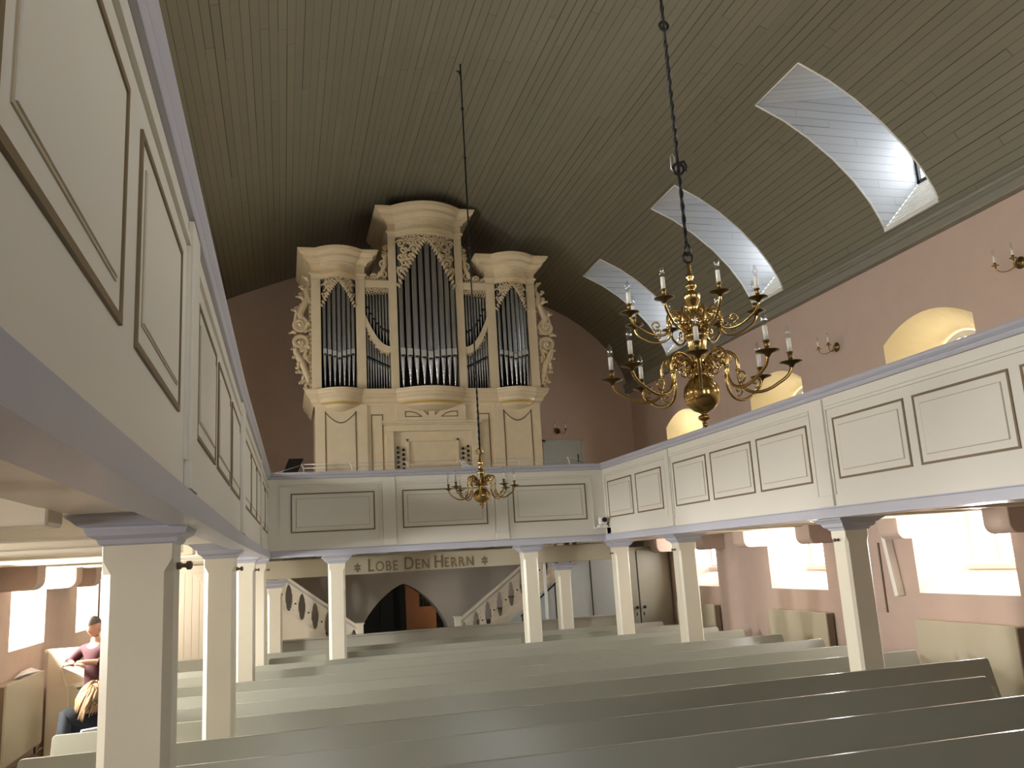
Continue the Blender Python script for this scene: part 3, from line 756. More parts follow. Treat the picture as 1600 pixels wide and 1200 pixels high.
# corbels hug the jambs of the windows
CY_R = [(6.86, 'plaster corbel at the right picture edge, near jamb of the nearest right window'), (8.42, 'plaster corbel at the far jamb of the nearest right window'), (10.1, 'plaster corbel at the near jamb of the middle right window, beside the nearest right pillar'),
        (11.78, 'plaster corbel at the far jamb of the middle right window'), (13.1, 'plaster corbel at the near jamb of the farthest right window'), (14.9, 'plaster corbel at the far jamb of the farthest right window')]
c0 = make_corbel(1)
for i, (y, lb) in enumerate(CY_R):
    o = c0 if i == 0 else c0.copy()
    if i: COL.objects.link(o)
    o.location = (XR, y, 0); tag(o, lb, 'corbel', 'corbels on the right wall')
c1 = make_corbel(-1)
for i, (y, lb) in enumerate([(9.75, 'pink plaster corbel at the left picture edge above the bright window'), (11.45, 'pink plaster corbel between the two bright left windows, the near one'), (12.6, 'pink plaster corbel beside the bright window above the standing man')]):
    o = c1 if i == 0 else c1.copy()
    if i: COL.objects.link(o)
    o.location = (XL, y, 0); tag(o, lb, 'corbel', 'corbels on the left wall')

mb = MB(); mb.box(-.05, .05, -.03, .03, -.40, .37); o = mb.build('white_board', 'white', None, .004); o.location = (XR-.055, 8.86, 1.83); o.rotation_euler = (math.radians(-8), 0, 0)
tag(o, 'narrow pale board hanging slightly tilted on the right wall beside the big pillar', 'board')
t = thing('ticked_strip', 'thin brown strip with short side ticks running down the right wall behind the big pillar', 'strip', (XR, 9.12, 0))
mb = MB(); mb.box(-.02, 0, -.008, .008, 1.23, 2.05); mb.build('strip', 'radside', t)  # plain brown strip; the ticks beside it take the wall colour
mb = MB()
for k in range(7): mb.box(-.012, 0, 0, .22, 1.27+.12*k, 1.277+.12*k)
mb.build('tick', 'pink', t)

# ------------------------------------------------------------------ chandeliers
def spiral(c, r0, turns, a0, axis='xz', shrink=.12, n=26, sgn=1):
    pts = []
    for k in range(n+1):
        u = k/n; r = r0*((1-u)**.75*(1-shrink)+shrink); a = a0+sgn*turns*2*PI*u
        pts.append((c[0]+r*math.cos(a), c[1], c[2]+r*math.sin(a)))
    return pts
def bez(P, n=10):
    out = []
    for k in range(n+1):
        t_ = k/n; a = (1-t_)**3; b = 3*(1-t_)**2*t_; c = 3*(1-t_)*t_*t_; d = t_**3
        out.append(tuple(a*P[0][i]+b*P[1][i]+c*P[2][i]+d*P[3][i] for i in range(3)))
    return out
def make_arm(R, zin, zpan, sc=1.0, big=True):
    """S-shaped branch in the local x-z plane; zin: root height, zpan: height of the drip pan"""
    arm_ = MB(); r = .0085*sc
    low = zpan-.10*sc
    p = bez([(.03, 0, zin-.03), (.09*sc, 0, zin+.09*sc), (R*.48, 0, zin+.07*sc), (R*.42, 0, zin-.06*sc)])
    p += bez([(R*.42, 0, zin-.06*sc), (R*.38, 0, low-.04*sc), (R*.62, 0, low-.07*sc), (R*.84, 0, low+.0)])[1:]
    p += bez([(R*.84, 0, low), (R*.93, 0, low+.025*sc), (R, 0, zpan-.06*sc), (R, 0, zpan)], 6)[1:]
    arm_.tube(p, r, 8)
    arm_.tube(spiral((R*.30, 0, zin+.02*sc), .045*sc, 1.2, PI*.9, n=20), r*.75, 6)
    arm_.tube(spiral((R*.60, 0, low+.02*sc), .034*sc, 1.15, -PI*.6, n=18, sgn=1), r*.65, 6)
    arm_.tube(spiral((R*.16, 0, zin-.045*sc), .030*sc, 1.1, PI*.3, n=16, sgn=-1), r*.65, 6)
    arm_.ball((R*.42, 0, zin-.06*sc), .013*sc, seg=8)
    o_ = arm_.build('arm', 'brass')
    mb = MB(); mb.lathe([(.006, -.028), (.012, -.018), (.02, -.008), (.058, .004), (.060, .007), (.055, .007), (.022, -.002), (.014, .006), (.016, .016), (.012, .022), (.013, .05), (.018, .055), (.018, .06)], (R, 0, zpan), 20)
    mb.v = [(R+(v[0]-R)*sc, v[1]*sc, zpan+(v[2]-zpan)*sc) for v in mb.v]; d = mb.build('drip_pan', 'brassdk', o_)
    mb = MB(); mb.lathe([(.0125, .056), (.0125, .132), (.008, .134)], (0, 0, 0), 12); mb.v = [(R+v[0]*sc, v[1]*sc, zpan+v[2]*sc) for v in mb.v]; mb.build('candle', 'candle', o_)
    mb = MB(); mb.lathe([(.006, .132), (.010, .14), (.0155, .155), (.0165, .168), (.013, .188), (.006, .204), (.001, .209)], (0, 0, 0), 12); mb.v = [(R+v[0]*sc, v[1]*sc, zpan+v[2]*sc) for v in mb.v]; mb.build('bulb', 'bulb', o_)
    return o_
def dup_child(o, parent, rz):
    c = o.copy(); COL.objects.link(c); c.parent = parent; c.rotation_euler = (0, 0, rz)
    for g in o.children:
        d = g.copy(); COL.objects.link(d); d.parent = c
    return c

BODY = [(.001, 2.73), (.012, 2.735), (.014, 2.75), (.008, 2.758), (.008, 2.765), (.030, 2.775), (.034, 2.785), (.028, 2.795), (.014, 2.80), (.018, 2.808), (.05, 2.822), (.085, 2.855), (.100, 2.90), (.092, 2.95), (.062, 2.99),
        (.036, 3.005), (.03, 3.02), (.044, 3.032), (.044, 3.05), (.034, 3.06), (.030, 3.075), (.030, 3.10), (.042, 3.14), (.054, 3.19), (.052, 3.21), (.066, 3.22), (.066, 3.235), (.046, 3.25), (.034, 3.27), (.034, 3.31), (.044, 3.33),
        (.032, 3.35), (.022, 3.37), (.028, 3.40), (.040, 3.425), (.048, 3.45), (.046, 3.465), (.020, 3.478), (.018, 3.49), (.032, 3.505), (.030, 3.52), (.016, 3.53), (.012, 3.545), (.022, 3.56), (.020, 3.575), (.010, 3.585), (.012, 3.62), (.008, 3.65)]
CX = 2.155
def hanging_rod(t, z0, z1, links):
    mb = MB(); mb.tube([(0, 0, z0), (0, 0, z1)], .009, 8)
    tw = []                                                                     # twisted bars
    for (a, b) in links:
        n = int((b-a)/.012)
        for ph in (0, PI): mb.tube([(.007*math.cos(ph+k*.5), .007*math.sin(ph+k*.5), a+(b-a)*k/n) for k in range(n+1)], .006, 5)
    return mb.build('hanging_rod', 'iron', t)
t = thing('chandelier', 'large two-tiered brass chandelier hanging in front of the right gallery', 'chandelier', (CX, 4.07, 0))
mb = MB(); mb.lathe(BODY, seg=32); mb.build('stem', 'brass', t)
mb = MB()
for k in range(8):
    a = 2*PI*k/8
    for (zc, rr_) in ((3.06, .055), (3.28, .05)):
        mb.raw(*(lambda q: (q, []))([])) if False else None
        sp = spiral((.055, 0, zc), .03, 1.25, PI*.8, n=16)
        mb.tube([(p[0]*math.cos(a), p[0]*math.sin(a), p[2]) for p in sp], .0055, 5)
mb.build('scroll_collar', 'brass', t)
mb = MB(); mb.torus((0, 0, 3.675), .028, .007, (0, 1, 0)); mb.torus((0, 0, 3.72), .030, .008, (1, 0, 0)); mb.build('hanging_ring', 'iron', t)
hanging_rod(t, 3.74, vault(CX-XC)+.02, [(3.76, 4.16), (4.30, 5.0), (5.15, 5.9)])
mb = MB(); mb.torus((0, 0, 4.20), .032, .009, (0, 1, 0)); mb.tube([(.0, 0, 4.23), (.035, 0, 4.25), (.05, 0, 4.22), (.04, 0, 4.19)], .008, 6); mb.torus((0, 0, 5.10), .026, .009, (0, 1, 0)); mb.build('hook', 'iron', t)
mb = MB(); mb.tube([(-.03, 0, 4.18), (-.045, 0, 4.2), (-.045, 0, 4.27), (-.03, 0, 4.29), (-.02, 0, 4.27), (-.02, 0, 4.2), (-.03, 0, 4.18)], .004, 6); mb.build('snap_link', 'steel', t)
A1 = make_arm(.47, 3.08, 3.03, 1.0); A1.parent = t; A1.rotation_euler = (0, 0, .30)
for k in range(1, 8): dup_child(A1, t, .30+k*PI/4)
A2 = make_arm(.36, 3.33, 3.36, .88); A2.parent = t; A2.rotation_euler = (0, 0, .30+PI/8)
for k in range(1, 8): dup_child(A2, t, .30+PI/8+k*PI/4)

B2 = [(r, 2.68+(z-2.73)*.80) for r, z in BODY if z <= 3.06] + [(.026, 2.98), (.036, 3.03), (.05, 3.07), (.052, 3.09), (.03, 3.11), (.018, 3.14), (.026, 3.17), (.036, 3.20), (.018, 3.22), (.014, 3.26), (.008, 3.29)]
t = thing('chandelier', 'smaller brass chandelier with one ring of candles, hanging before the organ gallery', 'chandelier', (2.145, 9.40, 0))
mb = MB(); mb.lathe(B2, seg=28); mb.build('stem', 'brass', t)
mb = MB()
for k in range(8):
    a = 2*PI*k/8+.2; sp = spiral((.06, 0, 3.0), .038, 1.25, PI*.8, n=16)
    mb.tube([(p[0]*math.cos(a), p[0]*math.sin(a), p[2]) for p in sp], .006, 5)
mb.build('scroll_collar', 'brass', t)
mb = MB(); mb.torus((0, 0, 3.32), .035, .007, (0, 1, 0)); mb.torus((-.04, 0, 3.31), .018, .004, (0, 1, 0)); mb.torus((.04, 0, 3.31), .018, .004, (0, 1, 0)); mb.build('hanging_ring', 'brass', t)
hanging_rod(t, 3.34, vault(2.145-XC)+.01, [(3.4, 4.5)])
mb = MB()
for z in (4.7, 5.75, 6.9, 7.55): mb.ball((0, 0, z), .02, seg=8)
mb.tube([(0, 0, 8.0), (-.02, 0, 8.05), (-.05, 0, 8.06)], .012, 6); mb.build('rod_joint', 'iron', t)
A3 = make_arm(.37, 3.0, 2.915, .92); A3.parent = t; A3.rotation_euler = (0, 0, .50)
for k in range(1, 8): dup_child(A3, t, .50+k*PI/4)

# wall sconces ------------------------------------------------------
def make_sconce():
    t = thing('wall_sconce', 'x', 'sconce')
    mb = MB(); mb.lathe([(.06, 0), (.062, .008), (.045, .016), (.02, .03), (.012, .05)], seg=20); mb.map(lambda x, y, z: (-z, x, y)); mb.build('wall_plate', 'brassdk', t)
    for sy in (-1, 1):
        mb = MB(); mb.tube(bez([(-.03, 0, 0), (-.10, sy*.03, -.10), (-.20, sy*.10, -.10), (-.2, sy*.11, -.01)]), .006, 6)
        mb.lathe([(.006, -.01), (.035, .0), (.034, .004), (.012, .004), (.013, .03)], (-.2, sy*.11, 0), 14); a = mb.build('arm', 'brass', t)
        mb = MB(); mb.lathe([(.011, .03), (.011, .10), (.006, .102)], (-.2, sy*.11, 0), 10); mb.build('candle', 'candle', a)
        mb = MB(); mb.lathe([(.006, .1), (.014, .12), (.013, .145), (.003, .165)], (-.2, sy*.11, 0), 10); mb.build('bulb', 'bulb', a)
    return t
s0 = make_sconce()
for i, (p, rz, lb) in enumerate([((XR, 9.40, 4.57), 0, 'small brass two-arm sconce on the right wall between the arched windows'), ((XR, 6.43, 4.66), 0, 'small brass sconce cut by the right edge of the picture'), ((5.34, YB, 4.58), PI/2, 'dim brass sconce on the dark back wall, right of the organ')]):
    o = s0 if i == 0 else copy_tree(s0); o.location = p; o.rotation_euler = (0, 0, rz); tag(o, lb, 'sconce', 'wall sconces')

# ------------------------------------------------------------------ organ
OX, OY = 2.30, 13.45
t = org = thing('pipe_organ', 'tall cream pipe organ with three pipe towers and carved wings, on the back gallery', 'organ', (OX, OY, 0))
def front(x0, x1, bulge, post, y0=0, n=14):
    """plan line of a tower front: flat post, convex bay, flat post"""
    pts = [(x0, y0)]; a, b = x0+post, x1-post
    for k in range(n+1):
        u = k/n; pts.append((a+(b-a)*u, y0-bulge*math.sin(PI*u)**.9 if 0 < u < 1 else y0))
    pts.append((x1, y0)); return pts
def sweep(path, prof, mi=0, mb=None, smooth=False):
    """sweep a (offset, z) profile along an open plan path; offset goes to the left-hand outside (-y for a path running +x)"""
    mb = mb or MB(); P = [Vector((p[0], p[1])) for p in path]; n = len(P); N = []
    for i in range(n):
        d1 = (P[i]-P[i-1]).normalized() if i else None; d2 = (P[i+1]-P[i]).normalized() if i < n-1 else None
        n1 = Vector((d1.y, -d1.x)) if d1 else None; n2 = Vector((d2.y, -d2.x)) if d2 else None
        if n1 is None: v = n2
        elif n2 is None: v = n1
        else:
            v = (n1+n2); v = v.normalized() if v.length > 1e-6 else n1; v = v/max(.5, v.dot(n1))
        N.append(v)
    vs = []; fs = []; m_ = len(prof)
    for i in range(n):
        for (o_, z) in prof: q = P[i]+N[i]*o_; vs.append((q.x, q.y, z))
    for i in range(n-1):
        for k in range(m_-1): fs.append((i*m_+k, (i+1)*m_+k, (i+1)*m_+k+1, i*m_+k+1))
    mb.raw(vs, fs, mi); return mb
def capface(path, z, mb, mi=0):
    mb.face([(p[0], p[1], z) for p in path], mi)
DEP = 1.35
# lower case
zc0, zc1 = 2.5, 4.62
mb = MB()
mb.box(-1.80, 1.80, 0, DEP, zc0, zc1)
mb.box(-1.82, -1.02, -.03, 0, zc0, zc1); mb.box(1.02, 1.82, -.03, 0, zc0, zc1)       # tower bases stand forward
mb.box(-.56, .56, -.05, 0, 4.36, zc1)
mb.build('lower_case', 'organ', t)
# oval corbels below the tower bays
BC = [(0, 4.60), (.01, 4.62), (.012, 4.64), (.04, 4.665), (.05, 4.69), (.05, 4.71), (.085, 4.745), (.10, 4.77), (.12, 4.79), (.12, 4.82), (.135, 4.835), (.135, 4.86), (0, 4.875)]
path = [(-1.84, DEP), (-1.84, 0)]+front(-1.84, -1.02, .17, .12)[1:]+[(-.56, 0)]+front(-.56, .56, .24, .04)[1:]+[(1.02, 0)]+front(1.02, 1.84, .17, .12)[1:]+[(1.84, DEP)]
sweep(path, BC).build('base_cornice', 'organ', t, recalc=False)
mb = MB()
for (a, b, bu) in ((-1.71, -1.15, .17), (-.51, .51, .24), (1.15, 1.71, .17)):
    mb = sweep(front(a, b, bu, .01), [(.0, 4.612), (.03, 4.622), (.042, 4.64), (.03, 4.658), (.0, 4.665)]); mb.build('gilded_bead', 'gold', t, recalc=False)
    mb = sweep(front(a, b, bu, .01), [(-.20, 4.50), (-.10, 4.53), (-.02, 4.58), (.0, 4.612), (-.05, 4.62)]); mb.build('bay_corbel', 'organ', t, recalc=False)
mb = MB(); capface(path, 4.873, mb); mb.build('case_floor', 'organ', t, recalc=False)
# uprights
mb = MB()
zt_s, zt_c, z0 = 6.678, 7.438, 4.86
for (a, b, z) in ((-1.86, -1.71, zt_s), (-1.16, -1.01, zt_s), (-.62, -.49, zt_c), (.49, .62, zt_c), (1.01, 1.16, zt_s), (1.71, 1.86, zt_s)): mb.box(a, b, -.03, .12, z0, z)
mb.box(-1.86, -1.82, .12, DEP, z0, zt_s); mb.box(1.82, 1.86, .12, DEP, z0, zt_s)
mb.box(-.62, -.58, .12, DEP, 6.6, zt_c); mb.box(.58, .62, .12, DEP, 6.6, zt_c)
mb.build('upright', 'organ', t, .004)
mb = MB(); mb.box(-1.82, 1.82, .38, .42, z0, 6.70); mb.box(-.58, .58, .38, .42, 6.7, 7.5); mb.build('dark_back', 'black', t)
# flats: head rails and the swung rails between upper and lower pipe fields
def curve_rail(s):
    xo, xi = 1.01, .62; n = 14; pts = []
    for k in range(n+1):
        u = k/n; x = xo+(xi-xo)*u; z = 6.11-(6.11-5.58)*(1-(1-u)**2.0)
        pts.append((x, z))
    return pts
for s in (-1, 1):
    mb = MB(); mb.box(min(s*.62, s*1.01), max(s*.62, s*1.01), -.02, .10, 6.565, 6.69); mb.build('head_rail', 'organ', t)
    mb = MB(); c_ = curve_rail(s); n = len(c_); vs = []
    for (xa, za) in c_:
        ta = .19-.09*((1.01-xa)/.39); vs += [(s*xa, -.02, za), (s*xa, -.02, za-ta), (s*xa, .06, za-ta), (s*xa, .06, za)]
    mb.raw(vs, [(4*k+i, 4*k+4+i, 4*k+4+(i+1) % 4, 4*k+(i+1) % 4) for k in range(n-1) for i in range(4)]+[(0, 1, 2, 3), (4*n-4, 4*n-3, 4*n-2, 4*n-1)])
    mb.build('swung_rail', 'organ', t)
# tower heads and crowning cornices
TC = lambda z, h, o_: [(0, z), (0, z+.15*h), (.028, z+.17*h), (.028, z+.23*h), (.0, z+.26*h), (.0, z+.50*h), (.03, z+.52*h), (.03, z+.57*h), (.06, z+.63*h), (.10, z+.68*h), (.125, z+.69*h), (.125, z+.78*h), (.16, z+.82*h), (.19, z+.88*h), (.19, z+.93*h), (.21, z+.94*h), (.21, z+h), (-.05, z+h)]
for (a, b, bu, z, h, nm, dep) in ((-1.86, -1.01, .17, 6.68, .45, 'side_tower_head', DEP), (1.01, 1.86, .17, 6.68, .45, 'side_tower_head', DEP), (-.62, .62, .27, 7.44, .47, 'centre_tower_head', DEP)):
    pth = [(a, dep), (a, -.03)]+front(a, b, bu, .15 if bu < .2 else .13, -.03)[1:]+[(b, dep)]
    mb = sweep(pth, TC(z, h, 1.0)); cp = []
    capface(pth, z+h-.001, mb); capface(pth, z, mb)
    # wide top board following the cornice
    mb.build(nm, 'organ', t, recalc=False)
    mb = MB(); fr = front(a+.14, b-.14, bu, .02, -.03)
    sweep(fr, [(-.01, z+.155*h), (.03, z+.155*h), (.032, z+.185*h), (-.01, z+.185*h)], 0, mb); mb.build('gilded_bead', 'gold', t, recalc=False)
# pipes
def make_pipe(x, y, r, zf, zm, zt, nm='organ_pipe', flat=False):
    mb = MB()
    mb.lathe([(r*.16, zf), (r*.24, zf+.02), (r*.96, zm-.05), (r*.99, zm-.03)], (x, y, 0), 16, 0)
    mb.lathe([(r*.99, zm-.03), (r, zm), (r, zt-.005), (r*.97, zt)], (x, y, 0), 16, 0)
    k = MB() if False else None
    if not flat:
        h = r*1.9; w = r*.86                                                     # flat mouth plate with cut-up
        mb.raw([(x-w, y-r*.55, zm-.03), (x+w, y-r*.55, zm-.03), (x+w, y-r*.72, zm+h), (x-w, y-r*.72, zm+h), (x-w*.9, y-r*1.10, zm-.02), (x+w*.9, y-r*1.10, zm-.02), (x+w*.85, y-r*1.10, zm+h), (x-w*.85, y-r*1.10, zm+h)],
               [(4, 5, 6, 7), (0, 4, 7, 3), (1, 5, 6, 2), (3, 7, 6, 2), (0, 1, 5, 4)], 1)
        mb.raw([(x-w*.8, y-r*1.12, zm-.03), (x+w*.8, y-r*1.12, zm-.03), (x+w*.8, y-r*1.12, zm-.012), (x-w*.8, y-r*1.12, zm-.012)], [(0, 1, 2, 3)], 2)
    else:
        mb.box(x-r*1.02, x+r*1.02, y-r*1.05, y, zm-.02, zm+.012, 2)
    return mb.build(nm, ['pipe', 'pipemouth', 'black'], t, recalc=False)
for (a, b, n, bu, zlo, zhi, zm0) in ((-1.69, -1.18, 7, .13, 6.25, 6.62, 5.36), (1.18, 1.69, 7, .13, 6.25, 6.62, 5.36), (-.475, .475, 9, .19, 6.60, 7.38, 5.34)):
    w = (b-a)/n
    for k in range(n):
        x = a+w*(k+.5); u = (k+.5)/n; y = .03-bu*math.sin(PI*u); cu = 1-abs(2*u-1)
        make_pipe(x, y, w*.47, 4.92, zm0+.10*(1-cu)+.02, zhi+.08)
for s in (-1, 1):
    for k in range(8):
        x = s*(.985-.049*k-.02); z0_ = 6.11-(6.11-5.58)*(1-(1-(k+.5)/8)**2)
        make_pipe(x, .05, .0205, z0_-.02, z0_+.20+.01*k, 6.57, flat=True)
    for k in range(9):
        x = s*(.99-.0415*k-.014); zt_ = (6.11-(6.11-5.58)*(1-(1-(k+.5)/9)**2))-.12
        make_pipe(x, .05, .0185, 4.90, 5.36-.02*k+.06, zt_, flat=True)
# carved pipe shades: pierced scrollwork under the heads
def scrollwork(x0, x1, ztop, depth_fn, bulge, y0, seed, size=.07):
    """pierced foliage: big volutes with leaves, mirrored about the middle, ragged lower edge"""
    mb = MB(); half = (x1-x0)/2; xm = (x0+x1)/2
    def Y(x): return y0-bulge*math.sin(PI*min(1, max(0, (x-x0)/(x1-x0))))
    for sd in (-1, 1):
        row = 0; z = ztop-size*.55
        while z > ztop-depth_fn(1.0)+size*.2:
            d = size*.55 if row % 2 == 0 else size*1.05; col = 0
            while d < half-size*.25:
                if ztop-z < depth_fn(d/half)-size*.30:
                    x = xm+sd*d; r = size*(.50 if (row+col) % 3 else .58); sg = sd*(1 if (row+col) % 2 else -1); a0 = PI*(.5+.37*row+.61*col)
                    sp = spiral((x, 0, z), r, 1.3, a0 if sd > 0 else PI-a0, n=18, sgn=sg)
                    mb.tube([(p[0], Y(p[0])-.004-.022*(k/18), p[2]) for k, p in enumerate(sp)], [size*.17*(1-.3*k/18) for k in range(19)], 6)
                    mb.ball((x, Y(x)-.028, z), size*.17, seg=7)
                    for q in (0, 1, 2):                                         # leaves springing from the volute
                        b_ = a0+1.9*q; b_ = b_ if sd > 0 else PI-b_
                        p0 = (x+r*.8*math.cos(b_), z+r*.8*math.sin(b_)); p1 = (x+r*1.5*math.cos(b_+.35*sg), z+r*1.5*math.sin(b_+.35*sg))
                        if abs(p1[0]-xm) < half and p1[1] < ztop and ztop-p1[1] < depth_fn(min(1, abs(p1[0]-xm)/half)):
                            mb.tube([(p0[0], Y(p0[0]), p0[1]), ((p0[0]+p1[0])/2, Y(p0[0])-.012, (p0[1]+p1[1])/2), (p1[0], Y(p1[0])-.004, p1[1])], [size*.12, size*.20, size*.07], 6)
                d += size*1.12; col += 1
            z -= size*.92; row += 1
        n = max(7, int(depth_fn(1)/size*2.0))
        for k in range(n):                                                       # scalloped leaf tips on the lower edge
            u = (k+.5)/n; x = xm+sd*half*u*.97; zz = ztop-depth_fn(u)+size*.1
            mb.tube([(x+sd*size*.25, Y(x), zz+size*.45), (x+sd*size*.05, Y(x)-.014, zz+size*.2), (x-sd*size*.12, Y(x)-.008, zz-size*.12)], [size*.13, size*.24, size*.09], 6)
            mb.ball((x-sd*size*.12, Y(x)-.014, zz-size*.1), size*.13, seg=6)
    mb.box(x0, x1, y0+.0, y0+.012, ztop-.012, ztop)
    return mb
scrollwork(-.49, .49, 7.50, lambda u: .16+.80*u**1.25, .18, -.02, 3, .125).build('pipe_shade', 'carve', t)
for s in (-1, 1):
    a, b = sorted((s*1.16, s*1.71))
    scrollwork(a, b, 6.71, lambda u: .10+.42*u**1.3, .13, -.02, 5, .092).build('pipe_shade', 'carve', t)
    a, b = sorted((s*.62, s*1.01))
    mb = MB()
    for k in range(9):
        u = k/8; x = s*(.99-.35*u); r = .038-.008*u
        mb.tube([(p[0], -.012, p[2]) for p in spiral((x, 0, 6.535-.012*(k % 2)), r, 1.2, k*1.4, n=12, sgn=1 if k % 2 else -1)], .011, 5)
        mb.ball((x, -.016, 6.50-.03*(1-u)), .016, seg=6); mb.ball((x-s*.02, -.01, 6.475-.03*(1-u)), .012, seg=6)
    mb.build('pipe_shade', 'carve', t)
    mb = MB(); cr = curve_rail(s)                                              # scroll under the swung rail
    for k in range(1, 14):
        x, z = cr[k]; th = .19-.09*((1.01-x)/.39); mb.ball((s*x, .0, z-th-.01), .02, seg=6, sz=.8)
        if k % 3 == 0: mb.tube([(p[0], 0, p[2]) for p in spiral((s*x, 0, z-th-.03), .028, 1.1, k, n=10)], .008, 5)
    mb.build('rail_carving', 'carve', t)
    # carved brackets between the side towers and the centre tower
    mb = MB()
    for (dx, z, r, a0, sg) in ((.70, 6.80, .075, 0, 1), (.69, 6.98, .07, 2, -1), (.68, 7.14, .06, 1, 1), (.86, 6.76, .055, 3, -1), (.665, 7.27, .045, 2, 1), (.96, 6.73, .035, 0, 1)):
        mb.tube([(s*p[0], .02, p[2]) for p in spiral((dx, 0, z), r, 1.3, a0, n=18, sgn=sg)], [.022*(1-.5*k/18) for k in range(19)], 6); mb.ball((s*dx, .01, z), .02, seg=6)
    mb.tube([(s*x, .03, z) for x, z in ((1.0, 6.71), (.86, 6.72), (.74, 6.80), (.68, 6.95), (.66, 7.15), (.64, 7.35))], [.012, .03, .04, .04, .03, .012], 6)
    for k in range(9): mb.ball((s*(.99-.04*k), .0, 6.715), .016, seg=6)
    mb.build('bracket_carving', 'carve', t)
    # side wings: big S-scrolls with leaves
    mb = MB(); X0 = 1.87
    ln = lambda pts, rr_: mb.tube([(s*(X0+x), .03+.0*z, z) for x, z in pts], rr_, 7)
    ln([(.02, 6.60), (.07, 6.50), (.05, 6.38), (.10, 6.24), (.16, 6.12), (.14, 6.0), (.06, 5.95)], [.02, .045, .055, .05, .06, .05, .03])
    ln([(.03, 6.35), (.14, 6.26), (.22, 6.10), (.24, 5.95), (.20, 5.86)], [.02, .03, .03, .03, .02])
    for (cx_, cz, r, a0, sg) in ((.17, 5.93, .13, PI*.55, 1), (.17, 5.64, .14, -PI*.5, -1)):
        for q, rad in ((0, .034), (.046, .022)):
            mb.tube([(s*(X0+p[0]), .02-.03*k/26, p[2]) for k, p in enumerate(spiral((cx_, 0, cz), r-q, 1.5, a0, n=26, sgn=sg))], [rad*(1-.35*k/26) for k in range(27)], 7)
        mb.ball((s*(X0+cx_), -.01, cz), .035, seg=8)
    ln([(.25, 5.60), (.22, 5.48), (.16, 5.36), (.10, 5.22), (.06, 5.08), (.03, 4.95)], [.03, .05, .06, .055, .045, .02])
    ln([(.02, 5.62), (.07, 5.50), (.12, 5.38), (.08, 5.28)], [.015, .03, .03, .015]); ln([(.0, 5.76), (.08, 5.72), (.16, 5.70)], [.02, .025, .015]); ln([(.01, 5.86), (.08, 5.82), (.14, 5.86)], [.02, .025, .012])
    for (x, z, dx, dz) in ((.07, 6.52, .09, .04), (.06, 6.42, .10, .02), (.13, 6.22, .10, -.02), (.15, 5.42, .12, -.02), (.12, 5.28, .10, -.05), (.09, 5.16, .13, .0), (.08, 5.12, .06, -.10), (.05, 5.02, .12, -.03), (.04, 4.98, .06, -.08), (.02, 6.58, .02, .09)):
        ln([(x, z), (x+dx*.6, z+dz*.2), (x+dx, z+dz)], [.022, .026, .012]); mb.ball((s*(X0+x+dx), .02, z+dz), .024, seg=7)
        mb.tube([(s*(X0+x+dx*.75+p[0]), .01, z+dz+p[2]) for p in spiral((0, 0, 0), .028, 1.1, 1, n=10)], .010, 5)
    for (x, z, dx, dz) in ((.10, 6.34, .11, .05), (.04, 6.66, .07, .06), (.20, 6.12, .08, .05), (.02, 6.30, .05, .10), (.22, 5.79, .10, .0), (.20, 5.50, .09, .03), (.05, 5.44, -.02, -.12), (.14, 5.34, .05, -.12), (.05, 5.2, -.02, -.12), (.02, 5.92, .06, .05), (.02, 5.55, .06, .03)):
        mb.tube([(s*(X0+x), .02, z), (s*(X0+x+dx*.5-.25*dz), .0, z+dz*.5+.2*dx), (s*(X0+x+dx), .01, z+dz)], [.028, .034, .012], 6); mb.ball((s*(X0+x+dx), .005, z+dz), .020, seg=6)
    for k in range(22): mb.ball((s*(X0+.005), .02, 4.95+.075*k), .020, seg=6)
    mb.build('carved_wing', 'carve', t)
